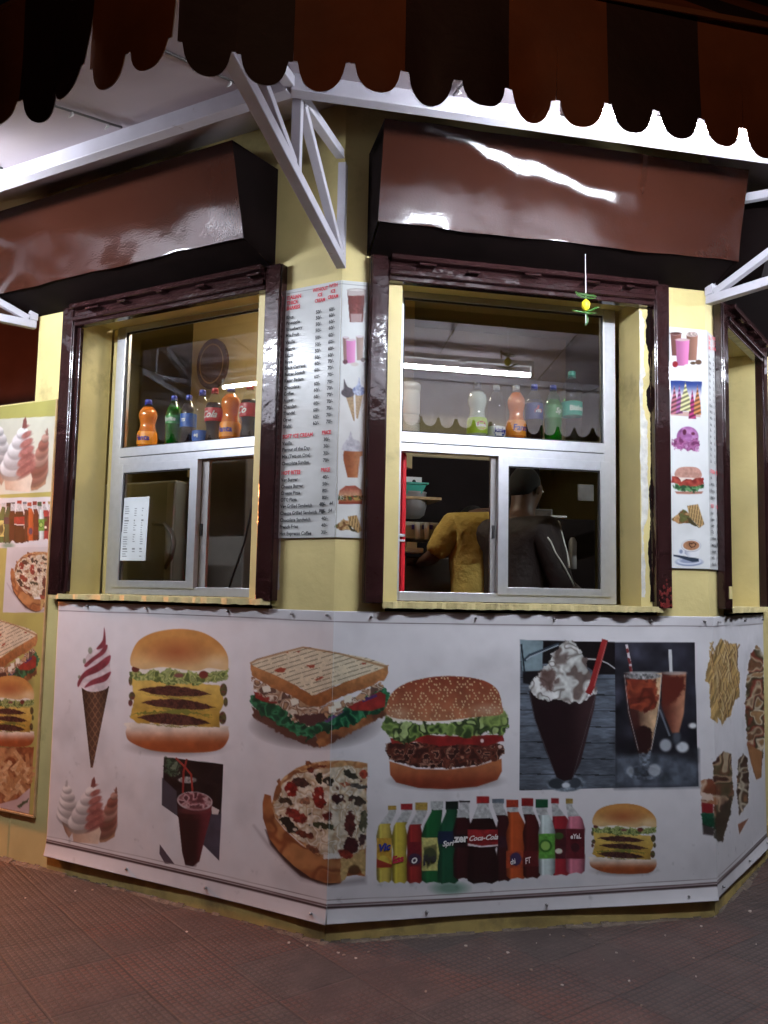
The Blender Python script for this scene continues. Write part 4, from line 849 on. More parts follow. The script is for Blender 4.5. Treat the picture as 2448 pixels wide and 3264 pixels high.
def fries_c(k):
    pts = [(220,290),(245,340),(310,330),(330,360),(325,430),(350,560),(350,710),(320,730),(290,830),(225,915),(195,850),(190,900),(145,860),(135,620),(108,600),(125,480),(165,400)]
    def tx(u,v):
        n = fbm(u+v*.45,v*.16,13,4,2); return (np.array([226,184,112])/255)[None,None,:]*(.62+.62*n)[...,None]*np.array([1,.98,.92])
    k.poly(pts,(220,180,115),soft=4,rough=5,tex=tx)
    rnd = random.Random(9)
    for q in range(110):
        x,y = rnd.uniform(135,335),rnd.uniform(340,840); an = rnd.uniform(1.1,2.1); l = rnd.uniform(50,100)
        if abs(x-235) > 95-(max(0,y-650))*.4: continue
        q0,q1 = (x-l/2*math.cos(an),y-l/2*math.sin(an)),(x+l/2*math.cos(an),y+l/2*math.sin(an)); k.line([(q0[0]+5,q0[1]+2),(q1[0]+5,q1[1]+2)],8,(140,88,44),alpha=.75); k.line([q0,q1],8,rnd.choice(((240,208,146),(226,182,112),(232,194,128))),alpha=.95)
def side_art(k):
    fries_c(k)
    k.poly([(470,345),(510,400),(525,700),(525,1000),(505,1280),(470,1295),(435,1180),(405,1050),(385,800),(400,600),(420,420)],(205,160,110),soft=5,rough=6,tex=patches([(150,95,60),(225,200,160),(190,70,50),(90,80,50),(240,225,195),(205,150,90)],34,5))
    k.poly([(400,1040),(440,1060),(510,1100),(505,1280),(470,1295),(430,1180)],(205,135,80),soft=8)
    k.poly([(160,1180),(230,1100),(285,1110),(292,1250),(305,1400),(270,1560),(225,1740),(170,1640),(165,1400)],(200,165,130),soft=6,rough=5,tex=patches([(215,190,150),(150,90,60),(110,100,60),(220,180,140),(95,50,40)],40,9))
    k.poly([(230,1480),(300,1400),(270,1560),(225,1740),(165,1700),(170,1560)],(70,60,40),soft=14,rough=8,alpha=.8); 
    k.poly([(75,1300),(155,1290),(215,1400),(200,1470),(78,1480)],(190,105,62),soft=10,rough=8,tex=patches([(205,120,70),(232,200,170),(150,70,40)],40,2))
    k.poly([(78,1385),(160,1395),(165,1440),(78,1435)],(235,205,185),soft=8,rough=6); k.poly([(78,1455),(160,1468),(160,1535),(80,1530)],(180,38,44),soft=7); k.poly([(80,1530),(165,1530),(175,1640),(85,1610)],(25,105,70),soft=9,rough=8,tex=speck(20,.6,1.3)); k.poly([(84,1605),(170,1640),(160,1690),(90,1680)],(60,40,36),soft=14,alpha=.8)
    k.poly([(335,1150),(375,1110),(405,1150),(415,1300),(410,1450),(345,1550),(325,1400)],(175,110,75),soft=6,rough=5,tex=patches([(205,140,90),(110,80,55),(235,220,190),(90,60,45)],32,12))
    k.poly([(410,1570),(380,1620),(345,1680),(333,1610)],(190,120,85),soft=6)
TOPB = 1.317
bn = empty('food_banner', FA.W(0,0,.0), 'long white food banner wrapped round the kiosk wall below its windows', 'banner')
def bcurl(F):
    def f(S,Z):
        lo = np.clip((.16-Z)/.11,0,1)
        e = .5+.5*np.sin(S*3.3+F.deg*.2)
        return lo**2*(.004+.013*e)+.0025*np.sin(S*5)*np.sin(Z*4)+.006*np.clip((Z-1.26)/.05,0,1)*np.abs(np.sin(S*2.2))
    return f
for F,s0,s1,st in ((FA,-1.665,0.012,.0034),(FB,-.0,1.767,.0034),(FC,-.0,1.04,.005)):
    b = Board(F,s0,s1,.058 if F is not FA else .056,TOPB,.013,st,curl=bcurl(F))
    a = b.art
    if F is FA:
        art_cone(K1(a)); art_burger3(K1(a)); art_swirls(K1(a)); art_darkdrink(K1(a)); art_sandwich(K2(a)); art_pizza(KP(a)); art_sesame(K2(a))
    if F is FB:
        art_sandwich(K2(a)); art_pizza(KP(a)); art_sesame(K2(a)); art_shakephoto(K4(a)); k = K3(a); art_bottles(k)
        art_burger3(Art(835+(k.U-1212)*(675/350),218+(k.V-268)*(817/372),a.rgb,a.S,a.Z)); side_art(K9(a))
    if F is FC: side_art(K9(a))
    banner_lines(b); o = b.build('printed_sheet', rough=.38); o.parent = bn; o.matrix_parent_inverse = Matrix.Translation(-FA.W(0,0,0))
# printed lettering on the bottles of the banner
LM = [pm('navy_print',(.02,.03,.22),.5),pm('crimson_print',(.45,.03,.05),.5),M['white'],pm('black_print',(.03,.03,.03),.5)]
def bt(u,v,txt,h,mi,sx=1,shear=0,rot=0,bold=0):
    mb = MB(); s,z = FB.at(1150+.6028*u,2400+.6028*v,.013); text_on(mb,FB,s,z,.0185,txt,h,0,'l',shear,bold,sx,rot)
    o = mb.build('brand_lettering',LM[mi]); o.parent = bn; o.matrix_parent_inverse = Matrix.Translation(-FA.W(0,0,0))
bt(90,520,'Vic',.040,0,1,.3,.12,.002); bt(165,582,'Ess',.038,1,1,.2,.14,.002); bt(262,582,'o',.05,2,1,.2,0,.001); bt(328,592,'Fre',.050,3,.85,.3,.25,.003); bt(430,492,'Spri',.030,2,1,.3,.05,.001)
bt(494,470,'zer',.044,2,1,.0,0,.002); bt(566,464,'Coca-Cola',.030,2,1.0,.45,.02,.0008); bt(790,590,'chi',.030,2,.7,.2,.3,.001); bt(868,585,'FT',.034,2,.7,.2,.2,.001); bt(1105,452,'eYaL',.028,2,.9,.1,0,.001)
for F,ss,zz in ((FA,(-1.45,-1.05,-.55,-.2,-.02),(1.300,)),(FA,(-1.1,-.62,-.06),(.088,)),(FB,(.16,.62,.98,1.45,1.72),(1.296,)),(FB,(.42,.95,1.62),(.084,)),(FC,(.1,.6,1.0),(1.29,.09))):
    for s in ss:
        for z in zz:
            mb = MB(); p = F.W(s,z,.022); mb.tube([F.W(s,z,.012),F.W(s,z,.026),F.W(s,z,.029)],[.0055,.0055,.003],10)
            o = mb.build('screw',M['aluin']); o.parent = bn; o.matrix_parent_inverse = Matrix.Translation(-FA.W(0,0,0))

# ------------------------------------------------------------------ food poster on the low side wall
ps = empty('side_poster', FA.W(-2.2,.22,.0), 'yellow poster with pizza, sandwich and fries on the low wall at far left', 'poster')
b = Board(FA,-2.75,-1.775,.235,2.385,.012,.0042,bg=(206,198,98)); a = b.art; k = K7(a)
k.poly([(-400,300),(537,250),(506,952),(-400,1000)],(226,222,198),soft=4); art_swirls(Art(785+(k.U-460)/1.36,1235+(k.V-320)/1.58,a.rgb,a.S,a.Z))
k.poly([(-400,1020),(502,1000),(478,1475),(-400,1475)],(226,222,224),soft=4); art_bottles(Art(613+(k.U-160)/.603,230+(k.V-1035)/.86,a.rgb,a.S,a.Z))
k.poly([(65,1470),(478,1465),(432,2075),(25,2075)],(218,212,214),soft=4); art_pizza(Art(135+(k.U-97)/.297,165+(k.V-1510)/.373,a.rgb,a.S,a.Z))
k = K8(a); art_sandwich(Art(898+(k.U-330)/.737,412+(k.V-340)/1.2,a.rgb,a.S,a.Z)); art_burger3(Art(1510+(k.U-300)/.63,217+(k.V-700)/.77,a.rgb,a.S,a.Z))
k.poly([(-300,1340),(300,1330),(268,1720),(255,1950),(-300,1800)],(190,110,60),soft=4,tex=patches([(205,130,80),(170,80,40),(225,160,100)],40,4))
rnd = random.Random(4)
for q in range(90):
    x,y = rnd.uniform(-260,270),rnd.uniform(1390,1760); an = rnd.choice((-.9,.8,1.1,-1.2,1.4))+rnd.uniform(-.2,.2); l = rnd.uniform(70,130)
    k.line([(x-l/2*math.cos(an),y-l/2*math.sin(an)),(x+l/2*math.cos(an),y+l/2*math.sin(an))],34,rnd.choice(((236,178,118),(226,160,98),(214,140,84),(244,196,140))),soft=8,tex=speck(20,.85,1.12,q))
k.poly([(-300,1880),(0,1830),(150,1790),(265,1690),(255,1950),(0,1880)],(220,190,190),soft=8); k.poly([(150,1850),(250,1780),(245,1810),(170,1870)],(90,110,70),soft=8,rough=6)
o = b.build('printed_sheet',rough=.38); o.parent = ps; o.matrix_parent_inverse = Matrix.Translation(-FA.W(-2.2,.22,0))
mb = MB(); mb.fbox(FA,-2.76,-1.765,.222,.234,.001,.016); mb.fbox(FA,-1.774,-1.765,.2345,2.386,.001,.016); o = mb.build('frame_strip',M['wood'],None,.002); o.parent = ps; o.matrix_parent_inverse = Matrix.Translation(-FA.W(-2.2,.22,0))

# ------------------------------------------------------------------ menu boards
def menu_pics_left(k):
    art_glass(k,646,240,436,56,(168,80,72)); k.poly([(592,238),(700,238),(697,275),(595,275)],(205,190,186),soft=4); k.ell(646,238,55,9,(190,178,174),3); k.ell(646,240,46,6,(225,218,214),3); k.poly([(610,385),(682,385),(678,436),(612,436)],(206,178,176),soft=8,alpha=.8); k.poly([(600,275),(693,275),(690,330),(604,330)],(150,60,55),soft=12,alpha=.6,rough=6)
    for x0,x1,y0,y1,c in ((563,600,530,670,(165,110,100)),(645,690,525,670,(170,130,115)),(583,642,545,688,(230,120,190))):
        k.poly([(x0,y0),(x1,y0),(x1-5,y1),(x0+5,y1)],c,soft=5,tex=grad(c,[min(255,q+30) for q in c],0,x0,x1)); k.ell((x0+x1)/2,y0,(x1-x0)/2,7,(225,205,215),4)
    k.ell(578,680,14,14,(110,30,50),5); k.ell(690,668,16,14,(90,50,50),5); k.ell(635,695,24,12,(225,210,200),6)
    k.poly([(575,870),(628,880),(636,1045),(628,1040)],(208,170,120),soft=4,tex=speck(9,.8,1.1)); k.poly([(640,880),(690,870),(655,1030),(645,1025)],(212,176,128),soft=4,tex=speck(9,.8,1.1))
    k.poly([(570,785),(590,830),(625,850),(630,885),(590,898),(558,880),(556,860),(570,840)],(62,44,56),soft=5,smooth=True,tex=patches([(50,36,48),(90,70,84),(66,46,58)],12,2)); k.poly([(664,775),(672,820),(695,840),(696,875),(660,888),(630,872),(625,845),(652,820)],(150,165,215),soft=5,smooth=True,tex=patches([(120,140,205),(205,212,235),(160,175,220)],13,5))
    k.poly([(572,1222),(685,1225),(684,1255),(668,1262),(655,1390),(592,1390),(568,1285),(565,1250)],(214,122,70),soft=4,tex=grad((190,95,50),(232,150,95),0,570,680,20,.2)); k.poly([(612,1105),(625,1150),(660,1165),(680,1200),(685,1228),(570,1224),(560,1200),(585,1160),(600,1140)],(222,220,232),soft=6,smooth=True,tex=speck(18,.82,1.05,3))
    mini_burger(k,610,1497,75,58); mini_toast(k,597,1675,86,55)
def mini_burger(k,cx,cy,w_,h):
    k.poly([(cx-w_,cy+h*.95),(cx-w_*.95,cy+h*.5),(cx+w_,cy+h*.5),(cx+w_*.95,cy+h*.95)],(205,70,50),soft=4,tex=grad((215,120,70),(175,50,40),1,cy+h*.5,cy+h))
    k.poly([(cx-w_,cy+.0*h),(cx+w_,cy),(cx+w_*.98,cy+h*.55),(cx-w_*.98,cy+h*.55)],(120,90,60),soft=4,rough=4,rs=12,tex=patches([(70,110,50),(190,60,50),(235,200,90),(100,50,40),(225,225,200),(60,90,45)],max(9,w_*.2),5))
    k.poly([(cx-w_*.98,cy+.05*h),(cx-w_*.9,cy-h*.5),(cx-w_*.4,cy-h*.98),(cx+w_*.4,cy-h),(cx+w_*.9,cy-h*.55),(cx+w_*.98,cy+.05*h)],(205,95,80),soft=4,smooth=False,tex=grad((205,95,75),(230,160,120),1,cy-h,cy,10,.2))
def mini_toast(k,cx,cy,w_,h):
    k.poly([(cx-w_,cy+h*.3),(cx-w_*.3,cy-h*.6),(cx+w_*.1,cy-h*.2),(cx+w_*.2,cy+h*.6),(cx-w_*.5,cy+h*.7)],(214,150,90),soft=4,rough=4,tex=patches([(214,150,90),(235,195,130),(150,90,50),(110,120,60)],16,4))
    k.poly([(cx-w_*.05,cy-h*.85),(cx+w_*.6,cy-h),(cx+w_*.98,cy+h*.7),(cx+w_*.7,cy+h),(cx+w_*.1,cy+h*.1)],(225,180,110),soft=4,tex=lambda u,v:(np.array([226,180,112])/255)[None,None,:]*(.72+.28*(np.sin((u*.9+v*.12)*.42)>-.2))[...,None])
    k.poly([(cx-w_*.1,cy+h*.1),(cx+w_*.15,cy+h*.2),(cx+w_*.7,cy+h),(cx+w_*.2,cy+h*.7)],(90,80,45),soft=5,rough=4)
def menu_pics_right(k):
    for x0,x1,y0,y1,c in ((380,450,430,570,(150,88,76)),(482,556,440,600,(176,120,98)),(413,502,468,635,(222,120,178))):
        k.poly([(x0,y0),(x1,y0),(x1-9,y1),(x0+9,y1)],c,soft=5,tex=grad([q*.85 for q in c],[min(255,q*1.12) for q in c],0,x0,x1)); k.ell((x0+x1)/2,y0,(x1-x0)/2,9,(215,180,180),4)
    k.ell(518,432,34,16,(235,205,195),5,tex=speck(9,.6,1.1)); k.ell(412,428,36,9,(110,60,52),5); k.ell(410,625,18,20,(190,38,48),5); k.ell(487,645,24,20,(236,228,215),5); k.ell(560,612,20,16,(130,92,70),5); k.ell(525,618,18,10,(120,90,60),5)
    k.poly([(380,728),(582,737),(570,964),(383,952)],(70,110,200),soft=2,tex=grad((34,70,170),(225,215,225),1,735,830)); k.poly([(381,925),(575,935),(572,964),(383,952)],(225,180,165),soft=6)
    for cx,w_,yt,c in ((405,24,755,(225,120,140)),(437,22,752,(200,110,180)),(520,24,785,(230,60,140)),(553,24,758,(245,150,80)),(476,34,735,(242,236,165))):
        k.poly([(cx,yt),(cx+w_*.35,yt+60),(cx+w_*.8,yt+110),(cx+w_,yt+190),(cx-w_,yt+190),(cx-w_*.8,yt+110),(cx-w_*.35,yt+60)],c,soft=4,tex=lambda u,v,c=c:(np.array(c)/255)[None,None,:]*(.80+.25*np.sin(v*.22+u*.1))[...,None])
    k.ell(490,1090,70,66,(186,110,176),5,tex=patches([(170,88,160),(205,135,196),(190,112,182)],26,3)); k.poly([(390,1110),(440,1090),(500,1120),(550,1095),(575,1150),(550,1182),(470,1172),(400,1165)],(165,70,140),soft=6,rough=9,rs=16,tex=patches([(140,50,110),(196,110,170),(170,80,145),(215,150,200)],17,8)); k.ell(470,1060,12,18,(120,40,80),5); k.ell(525,1070,12,10,(140,50,90),5)
    k.poly([(408,1440),(590,1440),(580,1455),(500,1458),(420,1455)],(205,130,110),soft=4); k.poly([(400,1395),(590,1390),(592,1420),(520,1445),(410,1430)],(70,140,80),soft=5,rough=8,rs=12,tex=patches([(50,120,60),(130,190,120),(40,90,50)],12,4)); k.poly([(388,1345),(440,1335),(590,1350),(592,1385),(560,1405),(440,1400),(385,1380)],(200,60,50),soft=5,rough=6,tex=patches([(190,50,44),(220,90,70),(150,40,38)],24,4)); k.poly([(430,1345),(480,1335),(560,1345),(520,1365),(480,1362),(450,1380)],(240,225,210),soft=4,rough=3)
    k.poly([(415,1345),(412,1310),(450,1285),(540,1285),(575,1312),(575,1350),(500,1352)],(222,160,140),soft=5,smooth=True,tex=speck(16,.85,1.1))
    mini_toast(k,492,1597,108,76)
    k.ell(500,1892,88,27,(150,162,198),6); k.ell(500,1888,82,21,(222,228,242),6); k.ell(500,1885,60,16,(165,175,205),6); k.poly([(400,1845),(440,1850),(560,1870),(562,1890),(520,1892),(430,1862),(400,1855)],(60,76,98),soft=5)
    k.poly([(452,1790),(575,1790),(562,1850),(530,1862),(495,1860),(462,1830)],(205,208,220),soft=4,tex=grad((165,172,196),(240,240,244),0,455,520)); k.ell(450,1825,22,24,(225,228,238),5); k.ell(448,1825,11,13,(150,165,195),4); k.ell(513,1788,63,40,(180,184,200),4); k.ell(513,1787,60,37,(240,238,236),4); k.ell(513,1786,52,31,(206,140,96),4,tex=speck(14,.85,1.1)); k.line([(515,1800),(500,1782),(503,1770),(515,1775),(530,1768),(543,1778),(535,1792),(515,1800)],5,(70,38,28))
MT = [('ITALIAN',285,1),('THICK',318,1),('SHAKES',350,1),('Khus',407,0),('Pineapple',443,0),('Strawberry',482,0),('Mix Fruit',520,0),('Vanilla',563,0),('Mango',605,0),('Litchi',645,0),('Rose',685,0),('Black Currant',722,0),('Butter Scotch',762,0),('Kesar Badam',802,0),('Chocolate',845,0),('Coffee',883,0),('Anjeer',923,0),('Chandan',963,0),('Thandai',1003,0),('Oreo',1043,0),('Sitafal',1083,0),
      ('SOFT ICE CREAM',1147,1),('Vanilla',1187,0),('Flavour of the Day',1226,0),('Mix (Two on One)',1268,0),('Chocolate Sundae',1310,0),('HOT BITES',1368,1),('Veg Burger',1410,0),('Cheese Burger',1450,0),('Cheese Pizza',1490,0),('OTC Pizza',1530,0),('Veg Grilled Sandwich',1569,0),('Cheese Grilled Sandwich',1611,0),('Chocolate Sandwich',1652,0),('French Fries',1692,0),('Hot Expresso Coffee',1733,0)]
PR = {'Khus':('50/-','60/-')}
def menu_text(F, s0, scale, o, zmap, par, inv):
    sz = .0220
    def done(mb):
        q = mb.build('lettering',[M['ink'],M['redink']]); q.parent = par; q.matrix_parent_inverse = inv
    for i,(t,y,r) in enumerate(MT):
        mb = MB()
        z = zmap(y)-.007
        fitw = .200*scale; v,_ = text_geo(t,sz*(1.08 if r else 1),0,.0007 if not r else .0009); wd = max(q[0] for q in v); sx = min(scale*.92,fitw/wd)
        text_on(mb,F,s0,z,o,t,sz*(1.08 if r else 1),r,'l',0,.0007 if not r else .0009,sx)
        c2,c3 = s0+.165*scale,s0+.236*scale
        if 3 <= i <= 20:
            a,b_ = ('50/-','60/-') if i < 11 else ('60/-','70/-')
            text_on(mb,F,c2,z+.002,o,a,sz,0,'l',0,.0007,scale*.92); text_on(mb,F,c3,z+.004,o,b_,sz,0,'l',0,.0007,scale*.92)
        p = {22:'30/-',23:'30/-',24:'30/-',25:'70/-',27:'40/-',28:'50/-',29:'80/-',30:'80/-',33:'40/-',34:'40/-',35:'30/-'}.get(i)
        if p: text_on(mb,F,s0+.225*scale,z+.003,o,p,sz,0,'l',0,.0007,scale*.92)
        if i in (21,26): text_on(mb,F,s0+.215*scale,z+.003,o,'PRICE',sz*1.06,1,'l',0,.0009,scale*.8)
        if i == 31: text_on(mb,F,s0+.212*scale,z+.003,o,'40/-',sz,0,'l',0,.0018,scale*.9); text_on(mb,F,s0+.262*scale,z+.003,o,'44',sz,0,'l',.4,.0006,scale*.9,.15)
        if i == 32: text_on(mb,F,s0+.212*scale,z+.003,o,'50/-',sz,0,'l',0,.0024,scale*.9); text_on(mb,F,s0+.258*scale,z+.003,o,'54',sz,0,'l',.4,.0006,scale*.9,.15)
        done(mb)
    mb = MB()
    for j,t in enumerate(('WITHOUT','ICE','CREAM')): text_on(mb,F,s0+.185*scale,zmap(270+j*34)-.004,o,t,sz,1,'c',0,.0008,scale*.78)
    done(mb); mb = MB()
    for j,t in enumerate(('WITH','ICE','CREAM')): text_on(mb,F,s0+.255*scale,zmap(262+j*34)-.004,o,t,sz,1,'c',0,.0008,scale*.78)
    done(mb)
zA = lambda y: 2.705-(y-285)*((2.705-1.645)/(1733-285))
me_l = empty('menu_board', FA.W(0,1.62,0), 'white price list folded round the pillar between the two windows, lettered ITALIAN THICK SHAKES', 'menu board', 'folded menu boards on the pillars')
inv = Matrix.Translation(-FA.W(0,1.62,0))
for F,s0,s1 in ((FA,-.304,.003),(FB,0,.116)):
    b = Board(F,s0,s1,1.625,2.745,.008,.0032,bg=(232,234,232)); m = np.clip(1.2-np.abs(b.Z-2.728)/.0016,0,1)[...,None]*.6; b.rgb[:] = b.rgb*(1-m)+.35*m
    menu_pics_left(KM(b.art)); o = b.build('printed_sheet',rough=.24); o.parent = me_l; o.matrix_parent_inverse = inv
menu_text(FA,-.283,.97,.0132,zA,me_l,inv)
me_r = empty('menu_board', FB.W(LB,1.53,0), 'white folded menu with food pictures on the pillar right of the wide window', 'menu board', 'folded menu boards on the pillars')
inv = Matrix.Translation(-FB.W(LB,1.53,0))
for F,s0,s1 in ((FB,1.556,LB+.003),(FC,0,.142)):
    b = Board(F,s0,s1,1.535,2.672,.008,.0032,bg=(232,233,232)); menu_pics_right(K6(b.art)); o = b.build('printed_sheet',rough=.25); o.parent = me_r; o.matrix_parent_inverse = inv
zC = lambda y: 2.64-(y-285)*((2.64-1.56)/(1733-285))
menu_text(FC,.012,.44,.0132,zC,me_r,inv)
mb = MB(); b = Board(FC,1.15,1.40,1.35,2.0,.006,.01,bg=(200,205,170)); o = b.build('hanging_sheet',rough=.3); tag(o,'pale sheet hanging at the far right edge beside the last shutter post','poster')
# ------------------------------------------------------------------ bottles on the window shelves
def plastic(name,col,rough=.12,trans=0.0):
    m = pm(name,col,rough,var=.05,spec=.6,coat=.6); b = m.node_tree.nodes['Principled BSDF']; b.inputs['Transmission Weight'].default_value = trans; return m
LQ = {'orange':plastic('orange_drink',(.85,.20,.012)),'green':plastic('green_plastic',(.02,.22,.035),.1,.35),'cola':plastic('cola_drink',(.020,.007,.006)),'clearwater':M['clear'],'cloudy':plastic('cloudy_lemon_drink',(.62,.66,.60)),'greendrink':plastic('pale_green_drink',(.10,.42,.06),.1,.3)}
CP = {'blue':plastic('blue_cap',(.03,.05,.42),.35),'red':plastic('red_cap',(.55,.02,.02),.35),'teal':plastic('teal_cap',(.0,.36,.28),.35),'white':plastic('white_cap',(.6,.62,.62),.35),'grey':plastic('grey_cap',(.12,.12,.12),.35)}
LB_ = {'orange_l':pm('orange_label',(.90,.30,.02),.4),'blue_l':pm('blue_label',(.02,.10,.42),.4),'red_l':pm('red_label',(.50,.02,.03),.4),'teal_l':pm('teal_label',(.0,.38,.30),.4),'lime_l':pm('lime_label',(.42,.62,.05),.4),'green_l':pm('green_label',(.02,.25,.05),.4),'white_l':pm('white_label',(.7,.72,.75),.4),'navy_l':pm('navy_label',(.015,.03,.20),.4)}
PRO = {'waist':[(0,.0),(.34,.002),(.44,.015),(.47,.05),(.48,.20),(.47,.30),(.38,.42),(.355,.48),(.37,.54),(.44,.62),(.46,.68),(.42,.76),(.28,.84),(.17,.89),(.145,.93),(.145,.955)],
       'straight':[(0,0),(.36,.002),(.45,.02),(.43,.06),(.46,.10),(.455,.30),(.46,.56),(.455,.66),(.40,.74),(.28,.83),(.17,.89),(.14,.93),(.14,.955)],
       'contour':[(0,0),(.33,.002),(.42,.02),(.44,.08),(.37,.22),(.40,.32),(.47,.42),(.47,.60),(.44,.68),(.30,.79),(.19,.87),(.15,.92),(.15,.955)],
       'ribbed':None}
rib = [(0,0),(.38,.002),(.44,.02)]
for k_ in range(9): rib += [(.455,.04+k_*.042),(.425,.06+k_*.042)]
rib += [(.46,.42),(.46,.60)]
for k_ in range(3): rib += [(.43,.62+k_*.04),(.455,.64+k_*.04)]
rib += [(.40,.78),(.27,.86),(.17,.90),(.15,.935),(.15,.955)]
PRO['ribbed'] = rib
PRO['pinch'] = [(0,0),(.36,.002),(.45,.02),(.43,.08),(.46,.14),(.42,.24),(.45,.32),(.46,.40),(.43,.48),(.46,.56),(.44,.66),(.38,.74),(.26,.83),(.17,.89),(.14,.93),(.14,.955)]
def prof_r(p,t):
    for a,b in zip(p[:-1],p[1:]):
        if a[1] <= t <= b[1]: return a[0]+(b[0]-a[0])*((t-a[1])/max(1e-6,b[1]-a[1]))
    return p[-1][0]
def bottle(F,s,o,h,wd,shape,liquid,fill,cap,label,l0,l1,text,tcol,tsize,lab,shear=.2,turn=0,marks=()):
    r0 = wd
    t = empty('drink_bottle',F.W(s,2.136+.004,o),lab,'bottle','drink bottles on the window shelves'); t.rotation_euler = (0,0,R(F.deg)+turn)
    p = PRO[shape]; put = lambda mb,n,m,par=None: mb.build(n,m,par or t)
    mb = MB(); fp = [q for q in p if q[1] < fill]+[(prof_r(p,fill),fill),(.01,fill)]
    tinted = liquid in ('green','greendrink')
    if liquid != 'clearwater': mb.lathe([(max(.001,q[0]*.96 if not tinted else q[0]*.97)*r0,q[1]*h+.001) for q in fp],28,0,cap=False); put(mb,'drink',LQ[liquid])
    mb = MB(); mb.lathe([(max(.001,q[0])*r0,q[1]*h) for q in p],28,0,cap=False); put(mb,'bottle_shell',M['clear'] if not tinted else glass_green)
    mb = MB(); mb.lathe([(.165*r0,h*.93),(.175*r0,h*.935),(.175*r0,h*.985),(.155*r0,h*1.0),(.001,h*1.0)],18); mb.lathe([(.15*r0,h*.905),(.19*r0,h*.907),(.19*r0,h*.918),(.15*r0,h*.92)],18,cap=False); put(mb,'bottle_cap',CP[cap])
    if label:
        n = 9; lp = [(prof_r(p,l0+(l1-l0)*k/n)*r0*1.012+.0006,(l0+(l1-l0)*k/n)*h) for k in range(n+1)]
        mb = MB(); mb.lathe(lp,32,0,cap=False); lo = put(mb,'label',LB_[label])
        for (body,size,col,dz,dx) in [(text,tsize,tcol,0,0)]+list(marks):
            if not body: continue
            mb = MB(); 
            if isinstance(body,str):
                v,f = text_geo(body,size,shear,.0012); x0 = min(q[0] for q in v); x1 = max(q[0] for q in v); y0 = min(q[1] for q in v); y1 = max(q[1] for q in v)
                v = [(q[0]-(x0+x1)/2+dx,q[1]-(y0+y1)/2+dz) for q in v]
            else: v = [(q[0]*size+dx,q[1]*size+dz) for q in body]; f = [tuple(range(len(v)))]
            zm = (l0+l1)/2*h; P = []
            for x,y in v:
                zz = zm+y; rr = prof_r(p,min(l1,max(l0,zz/h)))*r0*1.012+.0016+(.0006 if isinstance(body,str) else 0); an = -math.pi/2+x/rr; P.append((rr*math.cos(an),rr*math.sin(an),zz))
            mb.add(P,f); mb.build('label_print',col,lo)
    return t
glass_green = glassy('green_bottle_shell',.05,(.25,.75,.30),.05)
INKW,INKB,INKR = M['white'],pm('blue_print',(.01,.02,.30),.4),pm('red_print',(.55,.02,.03),.4)
disc = [(math.cos(k*.5236),math.sin(k*.5236)*.75) for k in range(12)]
oo = -.30
bottle(FA,-1.418,oo,.272,.112,'waist','orange',.84,'blue','orange_l',.08,.34,'Fanta',INKB,.040,'slim orange drink bottle standing alone, leftmost in the left window',.1,.25)
bottle(FA,-1.232,oo,.276,.092,'pinch','green',.80,'blue','green_l',.44,.60,'Sprite',INKW,.030,'green bottle with white lettering, second from left in the left window',.2,.15)
bottle(FA,-1.137,oo-.01,.273,.092,'straight','cola',.82,'blue','blue_l',.36,.62,'TS',INKW,.022,'dark drink bottle with blue label and blue cap, between green and clear bottles',.2,.1)
bottle(FA,-1.036,oo,.288,.100,'straight','clearwater',.8,'blue','blue_l',.04,.24,'aq',INKW,.026,'clear water bottle with blue label low on it, in the left window',0,.1)
bottle(FA,-.944,oo+.01,.286,.102,'contour','cola',.72,'red','red_l',.38,.62,'Cola',INKW,.050,'cola bottle with red cap, left of the taller orange bottle in left window',.45,.1)
bottle(FA,-.846,oo,.290,.112,'waist','orange',.84,'blue','orange_l',.08,.34,'Fanta',INKB,.042,'broad orange drink bottle between two cola bottles in the left window',.1,.1)
bottle(FA,-.725,oo,.288,.104,'contour','cola',.70,'red','red_l',.40,.64,'Co',INKW,.05,'cola bottle with red cap, rightmost in the left window',.45,-.2)
bottle(FB,.722,oo,.275,.104,'waist','cloudy',.82,'grey','lime_l',.08,.36,'Limca',INKW,.022,'cloudy white lemon drink bottle with lime green label in the right window',0,.1,[(disc,.026,INKR,0,0)])
bottle(FB,.822,oo-.01,.272,.100,'pinch','clearwater',.8,'white','white_l',.06,.24,'kinley',INKB,.030,'clear water bottle with white and blue label, beside the cloudy one',0,.3,[([(-1,-1),(1,-1),(1.6,-.2),(0,.5),(-1.6,.1)],.02,LB_['blue_l'],-.006,-.012)])
bottle(FB,.920,oo,.275,.100,'waist','orange',.86,'white','orange_l',.08,.36,'Fanta',INKB,.042,'orange drink bottle in the right window, label lettered in blue',.1,.25)
bottle(FB,1.017,oo-.01,.290,.094,'straight','cola',.72,'blue','navy_l',.38,.66,'Th',INKW,.020,'dark drink bottle with red and white thumb badge on navy label',.2,.2,[([(-1,-.5),(.7,-.5),(1.1,.0),(1,.5),(0,.5),(.3,1.3),(-.2,1.35),(-.5,.5),(-1,.3)],.020,INKR,0,-.004),([(-.8,-.3),(.5,-.3),(.8,.15),(-.1,.2),(-.8,.1)],.018,INKW,-.001,-.004)])
bottle(FB,1.112,oo,.290,.096,'pinch','greendrink',.74,'blue','green_l',.42,.64,'Sp',INKW,.036,'pale green drink bottle beside the big water bottle in right window',.2,.25)
bottle(FB,1.208,oo+.005,.365,.112,'ribbed','clearwater',.8,'teal','teal_l',.38,.57,'Bisler',INKW,.036,'tall ribbed water bottle with teal cap and teal label, rightmost in right window',0,.15)
